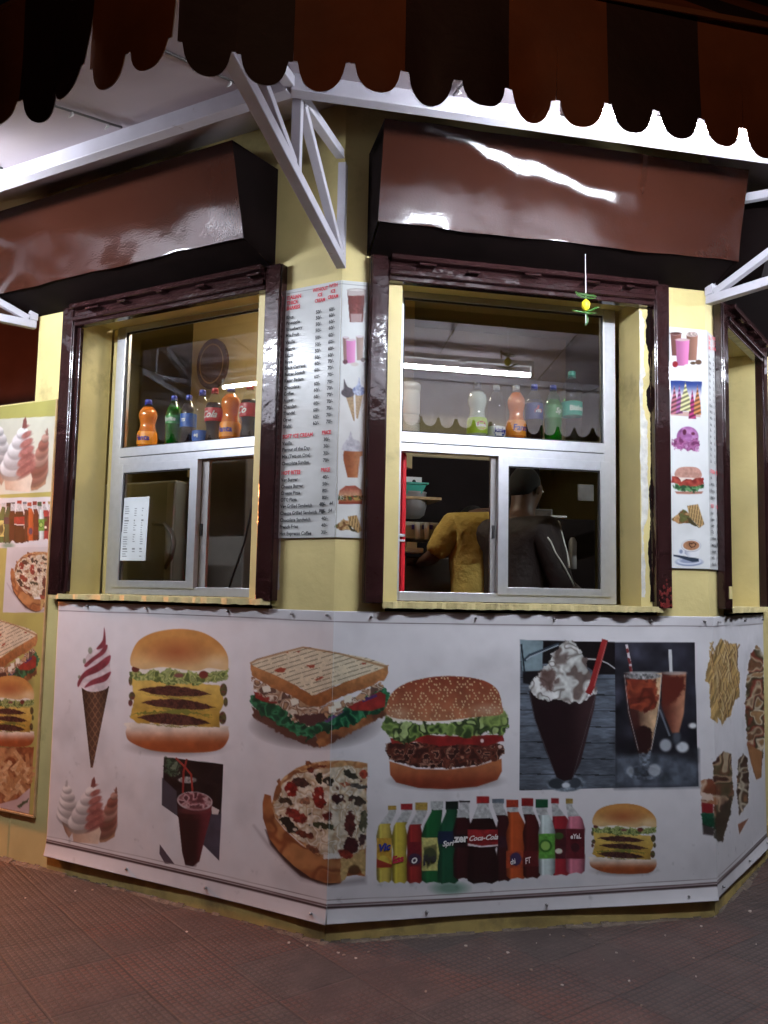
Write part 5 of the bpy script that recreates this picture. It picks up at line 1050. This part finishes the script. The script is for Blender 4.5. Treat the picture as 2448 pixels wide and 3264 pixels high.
# shelves behind the windows that carry the bottles
for F,a,b,l in ((FA,-1.55,-.41,'narrow pale shelf carrying bottles behind the left window'),(FB,.28,1.38,'narrow pale shelf carrying bottles behind the right window')):
    mb = MB(); mb.fbox(F,a,b,2.112,2.138,-.64,-.237); o = mb.build('window_shelf',M['wood'],None,.003); tag(o,l,'shelf')

# ------------------------------------------------------------------ price note on the left sash
b = Board(FA,-1.455,-1.265,1.535,1.868,-.188,.004,bg=(226,232,236)); rnd = random.Random(2)
for yy in np.linspace(1.82,1.56,22):
    for c0,c1 in ((-1.44,-1.405),(-1.372,-1.352),(-1.318,-1.300)):
        if rnd.random() < .25: continue
        m = (abs(b.Z-yy) < .0022)&(b.S > c0)&(b.S < c1-rnd.random()*.012); b.rgb[m] = b.rgb[m]*.62
b.curl = lambda S,Z: .010*np.clip((S+1.30)/.04,0,1)**2+.004*np.sin(Z*9)
o = b.build('paper_note',rough=.7,thick=.001); tag(o,'white printed sheet taped to the glass of the left sliding sash','paper note')
# ------------------------------------------------------------------ lemon and chilli charm
ch_ = empty('lemon_chilli_charm',(0,0,0),'lemon and green chillies strung on a thread below the wide hood','hanging charm')
s,_ = FB.at(1867,975,.27); zl = FB.at(1867,972,.27)[1]; ch_.location = FB.W(s,zl,.27)
mb = MB(); mb.tube([(0,0,-.09),(0.001,0,.03),(0,0,.12),(-.002,0,.225)],.0018,6); mb.build('thread',M['paper'],ch_)
mb = MB(); mb.lathe([(.002,-.027),(.008,-.023),(.016,-.014),(.0195,0),(.017,.012),(.009,.020),(.005,.024),(.002,.027)],18); mb.build('lemon',pm('lemon_skin',(.80,.68,.03),.35,bump=.3,bscale=200),ch_)
cm = pm('green_chilli',(.022,.085,.008),.3,var=.3)
def chili(pts,r): 
    mb = MB(); n = len(pts); mb.tube(pts,[r*(.35+.65*math.sin(math.pi*min(.98,.12+.86*i/(n-1)))) if i < n-1 else .0006 for i in range(n)],8); mb.build('chilli',cm,ch_)
chili([(-.046,0,.055),(-.036,.0,.040),(-.015,0,.033),(.02,0,.030),(.048,0,.034)],.0050)
chili([(-.040,-.004,.046),(-.02,-.004,.044),(.01,-.004,.041),(.035,-.004,.043),(.05,-.004,.040)],.0052)
chili([(-.008,-.003,.050),(.012,-.004,.043),(.045,-.004,.036)],.004)
chili([(-.062,0,-.028),(-.035,0,-.031),(-.01,0,-.034),(.02,0,-.036),(.052,0,-.030)],.0045)
chili([(.0,-.005,-.030),(.022,-.005,-.024),(.045,-.004,-.010),(.066,-.004,-.004)],.0052)
chili([(-.012,-.004,-.034),(.01,-.004,-.038),(.03,-.004,-.033)],.0055)
chili([(.002,-.003,-.045),(.008,-.003,-.060),(.006,-.003,-.078),(-.010,-.003,-.092)],.004)
chili([(.006,.003,-.05),(.012,.003,-.055),(.005,.003,-.07),(.008,.003,-.088)],.003)
ch_.rotation_euler = (0,0,R(12.1))
# ------------------------------------------------------------------ added fill lamp inside, and furniture
rl = empty('room_fill_lamp',FB.W(-.05,3.06,-1.0),'unseen fill lamp added inside the kiosk to brighten the room','lamp'); mb = MB(); mb.lathe([(.01,.0),(.11,.01),(.13,.04),(.13,.06)],20); mb.build('diffuser',M['roomfill'],rl)
mb = MB(); mb.lathe([(.14,.06),(.14,.075),(.01,.078)],20); mb.build('base',M['white'],rl)
def at3(F,px,py,o): s,z = F.at(px,py,o); return F.W(s,z,o)
c5 = lambda x,y:(1150+.6028*x,850+.6028*y); c3 = lambda x,y:(.5425*x,800+.5425*y)
# red drinks cooler just inside the right window
dc = empty('drinks_cooler',FB.W(.2,0,-.5),'red gloss cooler standing just inside the wide window at its left','cooler'); inv = Matrix.Translation(-FB.W(.2,0,-.5))
def ib(mb,n,m,par,inv,bv=0):
    o = mb.build(n,m,None,bv); o.parent = par; o.matrix_parent_inverse = inv; return o
mb = MB(); mb.fbox(FB,-.10,.366,.05,2.06,-.80,-.262); ib(mb,'body',M['red'],dc,inv,.012)
mb = MB(); mb.fbox(FB,.345,.3655,.1,2.04,-.2615,-.250); ib(mb,'door_edge',M['red'],dc,inv,.005)
mb = MB(); mb.fbox(FB,.325,.362,1.655,1.668,-.2495,-.240); mb.fbox(FB,.325,.362,1.632,1.642,-.2495,-.242); mb.fbox(FB,.3215,.3245,1.63,1.67,-.2495,-.238); ib(mb,'latch',M['alu'],dc,inv,.001)
# back shelf with basket and pot, ice cream machine
O1 = -1.45
def quad(F,x0,y0,x1,y1,o):  # helper: s/z range of a photo rectangle at depth o
    a = F.at(*c5(x0,y0),o); b = F.at(*c5(x1,y1),o); return a[0],b[0],b[1],a[1]
a0,a1,z0,z1 = quad(FB,235,1212,428,1236,O1); mb = MB(); mb.fbox(FB,a0-.3,a1,z0,z1,O1-.3,O1); o = mb.build('back_shelf',M['wood'],None,.003); tag(o,'short wooden shelf inside, under the teal basket','shelf')
a0,a1,z0b,z1b = quad(FB,225,1145,352,1210,O1+.02); 
mb = MB(); lo = [FB.W(a0+.02,z1+.002,O1-.02),FB.W(a1-.035,z1+.002,O1-.02),FB.W(a1-.035,z1+.002,O1-.2),FB.W(a0+.02,z1+.002,O1-.2)]; hi = [FB.W(a0-.02,z1b,O1),FB.W(a1,z1b,O1),FB.W(a1,z1b,O1-.24),FB.W(a0-.02,z1b,O1-.24)]; mb.hexa(lo+hi)
h2 = [FB.W(a0-.03,z1b,O1+.01),FB.W(a1+.012,z1b,O1+.01),FB.W(a1+.012,z1b,O1-.25),FB.W(a0-.03,z1b,O1-.25)]; mb.hexa(h2+[v+Vector((0,0,.012)) for v in h2]); o = mb.build('plastic_basket',pm('teal_plastic',(.06,.42,.33),.4),None,.003); tag(o,'teal plastic basket on the wooden shelf inside the right window','basket')
a0,a1,q0,q1 = quad(FB,240,1110,322,1150,O1-.03); mb = MB(); mb.fbox(FB,a0,a1,z1b-.03,q1,O1-.05,O1-.03); mb.tube([FB.W((a0+a1)/2,z1b+.02,O1-.028),FB.W((a0+a1)/2,z1b+.02,O1-.026)],.012,8,1); o = mb.build('paper_packet',[M['paper'],M['black']],None,.002); tag(o,'white card packet standing in the teal basket','packet')
s_,z_ = FB.at(*c5(262,1330),O1-.1); mb = MB(); mb.lathe([(.06,0),(.085,.02),(.10,.08),(.095,.15),(.10,.16)],20,c=tuple(FB.W(s_,z_,O1-.1))); o = mb.build('steel_pot',M['aluin']); tag(o,'dull steel pot under the wooden shelf inside','pot')
s0,s1,zz0,zz1 = quad(FB,238,1345,420,1520,O1); im = empty('ice_cream_machine',FB.W((s0+s1)/2,0,O1-.2),'white soft ice cream machine with two levers beside the person in mustard shirt','machine'); inv = Matrix.Translation(-FB.W((s0+s1)/2,0,O1-.2))
mb = MB(); mb.fbox(FB,s0-.25,s1,zz0+.09,zz1,O1-.4,O1-.02); ib(mb,'housing',pm('cream_enamel',(.5,.46,.36),.35),im,inv,.01)
mb = MB(); mb.fbox(FB,s0-.25,s1+.1,.1,zz0-.02,O1-.4,O1-.02); ib(mb,'cabinet',M['grey_panel'],im,inv,.01)
for x in (295,345):
    s_,_z = FB.at(*c5(x,1380),O1); mb = MB(); mb.tube([FB.W(s_,zz1-.01,O1+.01),FB.W(s_,zz1-.11,O1+.03)],.017,10); ib(mb,'lever',M['white'],im,inv)
for x in (280,335,368):
    a,b,c,d = quad(FB,x-10,1365,x+12,1390,O1-.015); mb = MB(); mb.fbox(FB,a,b,c,d,O1-.019,O1-.012); ib(mb,'switch_plate',pm('violet_plate',(.08,.05,.30),.4),im,inv)
a,b,c,d = quad(FB,238,1455,310,1518,O1); mb = MB(); mb.fbox(FB,a-.1,b,c,c+.03,O1-.02,O1+.10); mb.fbox(FB,a,b-.02,c+.03,d,O1-.02,O1+.02); ib(mb,'drip_tray',M['white'],im,inv,.006)
for (x0,y0,x1,y1,o_,nm,m_,lab,cat) in ((885,1285,1005,1400,-1.1,'framed_print',pm('grey_brown_print',(.16,.13,.12),.4,var=.5,vscale=25,col2=(.30,.26,.24),c2scale=14),'dim picture in a thin frame beyond the dark jacketed person','picture'),(1150,1150,1232,1240,-.9,'paper_sheet',pm('dim_paper',(.16,.15,.15),.6,var=.2,vscale=30),'creased pale sheet pinned up beyond the right sash','paper'),(1008,1315,1090,1328,-1.0,'shelf_strip',M['paper'],'thin white strip on the dark shelf beyond the right sash','strip'),(1000,1330,1240,1460,-1.3,'dark_cabinet',M['dark'],'dark cabinet at the back right of the kiosk room','cabinet'),(1100,1440,1140,1600,-1.2,'steel_canister',M['aluin'],'tall dull canister in the dark room beyond the right sash','canister')):
    a,b,c,d = quad(FB,x0,y0,x1,y1,o_); 
    mb = MB()
    if nm == 'steel_canister': mb.lathe([(.01,0),((b-a)/2,.002),((b-a)/2,(d-c)*.9),((b-a)/3,(d-c)),(.01,(d-c)+.01)],18,c=tuple(FB.W((a+b)/2,c,o_)))
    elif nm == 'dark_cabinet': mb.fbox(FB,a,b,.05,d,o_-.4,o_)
    else: mb.fbox(FB,a,b,c,d,o_-.012,o_)
    if nm == 'framed_print':
        mb.fbox(FB,a-.006,a,c-.006,d+.006,o_-.012,o_+.006,1); mb.fbox(FB,b,b+.006,c-.006,d+.006,o_-.012,o_+.006,1); mb.fbox(FB,a,b,d,d+.006,o_-.012,o_+.006,1); mb.fbox(FB,a,b,c-.006,c,o_-.012,o_+.006,1)
        o = mb.build(nm,[m_,M['aluin']])
    else: o = mb.build(nm,m_,None,.002)
    tag(o,lab,cat)
mb = MB(); mb.fbox(FB,-.1,1.7,.05,2.30,-1.95,-1.90); o_ = mb.build('dark_backdrop',M['dark'],None,.003); tag(o_,'dark backdrop partition added behind the two people to darken the kiosk room','partition')  # near-black sheet stands in for the dim depth of the room
# things seen through the left window
def q3(x0,y0,x1,y1,o): a = FA.at(*c3(x0,y0),o); b = FA.at(*c3(x1,y1),o); return a[0],b[0],b[1],a[1]
a,b,c,d = q3(880,1290,1000,1940,-.62); fr = empty('refrigerator',FA.W((a+b)/2,0,-.8),'pale grey upright refrigerator with curved handle behind the left sash','refrigerator'); inv = Matrix.Translation(-FA.W((a+b)/2,0,-.8))
mb = MB(); mb.fbox(FA,a-.5,b,.05,2.02,-1.1,-.63); ib(mb,'cabinet',pm('pale_enamel',(.33,.35,.36),.35),fr,inv,.012)
mb = MB(); mb.fbox(FA,b-.05,b+.004,.2,2.0,-.629,-.615); ib(mb,'door_strip',pm('white_enamel',(.5,.52,.55),.3),fr,inv,.005)
mb = MB(); hp = [FA.at(*c3(x,y),-.58) for x,y in ((900,1600),(970,1605),(1012,1660),(1020,1720),(1005,1800),(975,1850),(972,1870))]; mb.tube([FA.W(s,z,-.58) for s,z in hp],[.012,.013,.014,.015,.014,.012,.006],10); ib(mb,'handle',M['aluin'],fr,inv)
a,b,c,d = q3(1225,1230,1425,1980,-.7); mb = MB(); mb.fbox(FA,a-.02,b,.05,2.35,-1.2,-.7); o = mb.build('steel_cupboard',M['grey_panel'],None,.01); tag(o,'plain dark grey cupboard seen through the open half of the left window','cupboard')
mb = MB(); pts = [FA.at(*c3(x,y),-.45) for x,y in ((1512,1250),(1508,1350),(1490,1440),(1470,1560),(1440,1700),(1400,1820),(1360,1930),(1335,2010))]; mb.tube([FA.W(s,z,-.45) for s,z in pts],.006,6); o = mb.build('hanging_cable',M['black']); tag(o,'black cable hanging inside the open half of the left window','cable')
s_,z_ = FA.at(*c3(1250,665),-1.1); ov = empty('oval_plaque',FA.W(s_,z_,-1.1),'dark oval plaque on the room wall seen above the cola bottles','plaque')
v = [(math.cos(k*.2618)*.125,math.sin(k*.2618)*.165) for k in range(24)]
mb = MB(); mb.hexa([Vector((-.0,0,0))]*8) if False else None
mb.add([(x,-.012,y) for x,y in v]+[(x,.012,y) for x,y in v],[tuple(range(24)),tuple(reversed(range(24,48)))]+[(k,24+k,24+(k+1)%24,(k+1)%24) for k in range(24)]); mb.build('board',pm('dark_brown_lacquer',(.05,.022,.018),.2,var=.4,vscale=30),ov)
mb = MB(); mb.add([(x*.8,-.014,y*.8) for x,y in v]+[(x*.74,-.014,y*.74) for x,y in v],[(k,(k+1)%24,24+(k+1)%24,24+k) for k in range(24)]); mb.build('gilt_ring',pm('dull_gilt',(.22,.12,.04),.4),ov)
ov.rotation_euler = (0,0,R(-29.6))
# inner partition that closes the view behind the plaque
mb = MB(); mb.fbox(FA,-1.9,-.35,2.12,3.19,-1.35,-1.15); o = mb.build('room_partition',M['room']); tag(o,'beige upper partition wall inside behind the left window','wall')

# ------------------------------------------------------------------ people inside
def skin_mesh(name, pts, edges, mat, parent=None, sub=2):
    """pts: list of (vector, radius or (rx,ry))"""
    me = bpy.data.meshes.new(name); me.from_pydata([tuple(p[0]) for p in pts],edges,[]); o = bpy.data.objects.new(name,me); C.objects.link(o)
    m = o.modifiers.new('skin','SKIN'); m.use_smooth_shade = True
    for i,p in enumerate(pts):
        r = p[1]; me.skin_vertices[0].data[i].radius = (r,r) if not isinstance(r,tuple) else r
    me.skin_vertices[0].data[0].use_root = True
    s_ = o.modifiers.new('sub','SUBSURF'); s_.levels = sub; s_.render_levels = sub
    dg = bpy.context.evaluated_depsgraph_get(); m2 = bpy.data.meshes.new_from_object(o.evaluated_get(dg)); m2.name = name
    bpy.data.objects.remove(o); bpy.data.meshes.remove(me)
    m2.materials.clear(); m2.materials.append(mat)
    for p in m2.polygons: p.use_smooth = True
    o = bpy.data.objects.new(name,m2); C.objects.link(o)
    if parent: o.parent = parent
    return o
SK = pm('brown_skin',(.085,.042,.028),.5,var=.1); HR = pm('black_hair',(.006,.005,.005),.9,var=.3,bump=.6,bscale=80)
JN = pm('dark_trousers',(.03,.035,.045),.8)
def fingers(P, wrist, dirv, up, side, r=.009, curl=.5):
    """five short chains from the palm"""
    out = []
    for k,(lx,ln) in enumerate(((-.033,.07),(-.011,.08),(.011,.078),(.033,.06))):
        b = wrist+dirv*.085+side*lx; m = b+dirv*ln*.5+up*(-curl*.012); e = m+dirv*ln*.42+up*(-curl*.035); out.append([b-dirv*.03,b,m,e])
    b = wrist+dirv*.03-side*.035; out.append([b,b+dirv*.03-side*.028,b+dirv*.065-side*.030+up*(-.01)])
    return out
def person(name_loc, base, face, joints, mats, lab, hair=True):
    pr = empty('person', base, lab, 'person'); pr.rotation_euler = (0,0,face)
    J = {k:Vector(v) for k,v in joints.items()}
    P = []; E = []; ix = {}
    def ad(k,v,r,link=None):
        ix[k] = len(P); P.append((v,r)); 
        if link: E.append((ix[link],ix[k]))
    ad('pelvis',J['pelvis'],(.170,.12)); ad('waist',J['pelvis'].lerp(J['chest'],.45),(.162,.11),'pelvis'); ad('chest',J['chest'],(.180,.125),'waist'); ad('neckb',J['chest'].lerp(J['neck'],.6),(.13,.085),'chest'); ad('neck',J['neck'],.062,'neckb')
    hd = (J['head']-J['neck']).normalized(); fw = Vector(J['look']).normalized()
    ad('skull0',J['neck']+hd*.07,(.070,.075),'neck'); ad('skull1',J['neck']+hd*.15+fw*.012,(.088,.102),'skull0'); ad('skull2',J['neck']+hd*.235,(.078,.092),'skull1')
    for sd in ('l','r'):
        ad('sh'+sd,J['sh'+sd],.072,'neckb'); ad('ua'+sd,J['sh'+sd].lerp(J['el'+sd],.5),.058,'sh'+sd); ad('el'+sd,J['el'+sd],.046,'ua'+sd); ad('fa'+sd,J['el'+sd].lerp(J['wr'+sd],.4),.043,'el'+sd); ad('wr'+sd,J['wr'+sd],.028,'fa'+sd)
        hv = (J['wr'+sd]-J['el'+sd]).normalized(); ad('palm'+sd,J['wr'+sd]+hv*.06,(.044,.020),'wr'+sd)
        ad('hip'+sd,J['pelvis']+Vector((-.1 if sd == 'l' else .1,0,-.06)),.10,'pelvis'); kn = J['kn'+sd]; ad('kn'+sd,kn,.066,'hip'+sd); ad('ca'+sd,kn+(J['ft'+sd]-kn)*.35,.06,'kn'+sd); ad('ft'+sd,J['ft'+sd],.042,'ca'+sd); ad('toe'+sd,J['ft'+sd]+Vector((0,.16,-.05)),.035,'ft'+sd)
    body = skin_mesh('body',P,E,SK,pr,2)
    # fingers, ears, nose joined into the body
    bm = bmesh.new(); bm.from_mesh(body.data)
    def join(o):
        b2 = bmesh.new(); b2.from_mesh(o.data); tmp = bpy.data.meshes.new('x'); b2.to_mesh(tmp); bm.from_mesh(tmp); b2.free(); bpy.data.meshes.remove(tmp); d = o.data; bpy.data.objects.remove(o); bpy.data.meshes.remove(d)
    for sd in ('l','r'):
        hv = (J['wr'+sd]-J['el'+sd]).normalized(); sdv = hv.cross(Vector((0,0,1))).normalized()*(1 if sd == 'l' else -1); up = sdv.cross(hv)
        if up.z < 0: up = -up
        for ch in fingers(None,J['wr'+sd],hv,up,sdv): join(skin_mesh('f',[(p,.0095 if i < len(ch)-1 else .007) for i,p in enumerate(ch)],[(i,i+1) for i in range(len(ch)-1)],SK,None,1))
    hc = J['neck']+hd*.14; rt = fw.cross(Vector((0,0,1))).normalized()
    join(skin_mesh('n',[(hc+fw*.088+hd*.03,.012),(hc+fw*.112+hd*.0,.015),(hc+fw*.100-hd*.012,.013)],[(0,1),(1,2)],SK,None,1))
    join(skin_mesh('m',[(hc+fw*.088-hd*.04-rt*.025,.008),(hc+fw*.098-hd*.038,.011),(hc+fw*.088-hd*.04+rt*.025,.008)],[(0,1),(1,2)],SK,None,1))
    join(skin_mesh('c',[(hc+fw*.075-hd*.075-rt*.015,.024),(hc+fw*.08-hd*.078+rt*.015,.024)],[(0,1)],SK,None,1))
    for q in (-1,1): join(skin_mesh('e',[(hc+rt*q*.085-hd*.02,.010),(hc+rt*q*.094+hd*.012,.016),(hc+rt*q*.088+hd*.03,.010)],[(0,1),(1,2)],SK,None,1))
    bm.to_mesh(body.data); bm.free()
    for p in body.data.polygons: p.use_smooth = True
    mb = MB()
    for q in (-1,1):
        c = hc+fw*.094+rt*q*.033+hd*.035; mb.lathe([(.001,-.009),(.008,-.005),(.011,0),(.008,.005),(.001,.009)],10,c=tuple(c))
    mb.build('eyes',M['white'],pr)
    if hair:
        skin_mesh('hair',[(hc-fw*.052-hd*.055,(.060,.060)),(hc-fw*.040+hd*.015,(.088,.088)),(hc-fw*.012+hd*.072,(.092,.102)),(hc+fw*.015+hd*.112,(.072,.080))],[(0,1),(1,2),(2,3)],HR,pr,2)
    # clothes: same skeleton, a little wider
    def cloth(nm,keys,links,mat,grow,sub=2):
        kk = {k:i for i,k in enumerate(keys)}; pts = []
        for k in keys:
            v,r = P[ix[k]]; g = grow.get(k,.018) if isinstance(grow,dict) else grow
            pts.append((v,(r[0]+g,r[1]+g) if isinstance(r,tuple) else r+g))
        return skin_mesh(nm,pts,[(kk[a],kk[b]) for a,b in links],mat,pr,sub)
    sl = mats.get('sleeve','short'); keys = ['pelvis','waist','chest','neckb']; lk = [('pelvis','waist'),('waist','chest'),('chest','neckb')]
    for sd in ('l','r'):
        keys += ['sh'+sd,'ua'+sd,'el'+sd]; lk += [('neckb','sh'+sd),('sh'+sd,'ua'+sd),('ua'+sd,'el'+sd)]
        if sl == 'long': keys += ['fa'+sd,'wr'+sd]; lk += [('el'+sd,'fa'+sd),('fa'+sd,'wr'+sd)]
    top = cloth(mats['topname'],keys,lk,mats['top'],.022)
    keys = ['pelvis']; lk = []
    for sd in ('l','r'):
        keys += ['hip'+sd,'kn'+sd,'ca'+sd,'ft'+sd]; lk += [('pelvis','hip'+sd),('hip'+sd,'kn'+sd),('kn'+sd,'ca'+sd),('ca'+sd,'ft'+sd)]
    cloth('trousers',keys,lk,mats.get('low',JN),.016)
    return pr,J,P,ix
def wrinkle(o,amp,sc):
    for v in o.data.vertices:
        n = math.sin(v.co.z*sc+v.co.x*9)*math.sin(v.co.x*sc*.6+v.co.z*14+1)+.5*math.sin(v.co.z*sc*2.3+v.co.x*21); v.co += v.normal*n*amp
# person in mustard shirt, back turned, leaning to the machine on the left.  local frame: +y = facing direction, away from the viewer
OP = -1.02
sp,zp = FB.at(*c5(640,1640),OP)
mus = pm('mustard_cotton',(.38,.27,.06),.85,var=.12,vscale=9,bump=.7,bscale=14,bdist=.03)
pA,J,P_,ix = person('a',FB.W(sp,.0,OP),R(12.1),dict(pelvis=(.0,0,1.18),chest=(.0,.02,1.62),neck=(.02,.12,1.84),head=(.03,.36,1.80),look=(0,.4,-.9),shl=(-.165,.03,1.775),shr=(.185,.03,1.79),ell=(-.275,.05,1.60),elr=(.30,.25,1.50),wrl=(-.26,.36,1.58),wrr=(.22,.48,1.46),knl=(-.10,.04,.62),knr=(.10,.04,.62),ftl=(-.11,0,.12),ftr=(.11,0,.12)),dict(top=mus,topname='shirt'),'person in a mustard short sleeved shirt, back turned, leaning to the ice cream machine')
for o in pA.children:
    if o.name.startswith('shirt'): wrinkle(o,.003,22)
# person in dark jacket with white piping, nearer the glass, facing right
OQ = -.80
sq,zq = FB.at(*c5(790,1500),OQ)
jk = pm('dark_maroon_jacket',(.013,.005,.006),.7,var=.2,bump=.4,bscale=20,bdist=.02)
pB,J,P_,ix = person('b',FB.W(sq,.0,OQ),R(12.1-60),dict(pelvis=(0,0,1.12),chest=(0,.04,1.60),neck=(0,.09,1.83),head=(.0,.14,2.0),look=(0,1,-.25),shl=(-.20,.04,1.75),shr=(.20,.04,1.75),ell=(-.27,.06,1.44),elr=(.27,.10,1.44),wrl=(-.22,.32,1.36),wrr=(.20,.36,1.38),knl=(-.10,.03,.60),knr=(.10,.03,.60),ftl=(-.11,0,.12),ftr=(.11,0,.12)),dict(top=jk,topname='jacket',sleeve='long'),'person in a dark maroon jacket with white piping, standing behind the sliding sash')
mb = MB()
from mathutils.bvhtree import BVHTree
jac = [o for o in pB.children if o.name.startswith('jacket')][0]
bv = BVHTree.FromPolygons([v.co for v in jac.data.vertices],[tuple(p.vertices) for p in jac.data.polygons])
def pipe(pts,r):
    out = []
    for p in pts:
        n = bv.find_nearest(Vector(p)); out.append(n[0]+n[1]*.002)
    mb = MB(); mb.tube(out,r,6); mb.build('piping',M['white'],pB)
lp = lambda a,b,n=10:[Vector(a).lerp(Vector(b),k/n) for k in range(n+1)]
pipe(lp((.06,.2,1.84),(.26,.12,1.80))+lp((.26,.12,1.80),(.34,.1,1.55))[1:],.005)
pipe(lp((.05,.22,1.80),(.22,.2,1.74)),.004); pipe(lp((.30,-.05,1.70),(.34,.12,1.45)),.004); pipe(lp((-.06,.2,1.84),(-.26,.12,1.80)),.005)
pipe(lp((.25,-.05,1.20),(.10,.25,1.22)),.004); pipe([(.24,.33,1.41),(.20,.39,1.36),(.16,.34,1.38)],.006)

# stacked white jars behind the right window
s_,z_ = FB.at(*c5(250,860),-.55); jr = empty('plastic_jar',FB.W(s_,2.14,-.55),'tall stack of white plastic jars behind the upper left of the wide window','jar')
z0 = 0.0
for hgt,nm in ((.145,'lower_jar'),(.165,'upper_jar')):
    mb = MB(); mb.lathe([(.01,z0),(.052,z0+.002),(.058,z0+.012),(.058,z0+hgt*.70),(.052,z0+hgt*.76),(.060,z0+hgt*.78),(.060,z0+hgt*.94),(.055,z0+hgt-.002),(.01,z0+hgt-.001)],24); mb.build(nm,M['white'],jr); z0 += hgt

mb = MB(); mb.fbox(FB,-.1,1.9,2.305,3.19,-1.98,-1.92); o = mb.build('room_partition',M['room']); tag(o,'beige upper wall inside, high behind the bottles of the wide window','wall')
mb = MB(); rnd = random.Random(6)
for k_ in range(46):
    s = rnd.uniform(1.472,1.536); z = 1.36+abs(rnd.gauss(0,.05)); r = rnd.uniform(.003,.009)
    if z > 1.50: continue
    pts = [FB.W(min(1.5385,max(1.4735,s+r*rnd.uniform(.6,1.3)*math.cos(j))),z+r*rnd.uniform(.6,1.6)*math.sin(j),.0506+k_*.00002) for j in (0,1.05,2.1,3.14,4.2,5.2)]
    mb.add(pts,[tuple(range(6))])
kb(mb,'worn_red_paint',pm('old_red_paint',(.13,.010,.008),.5,var=.4,vscale=60))
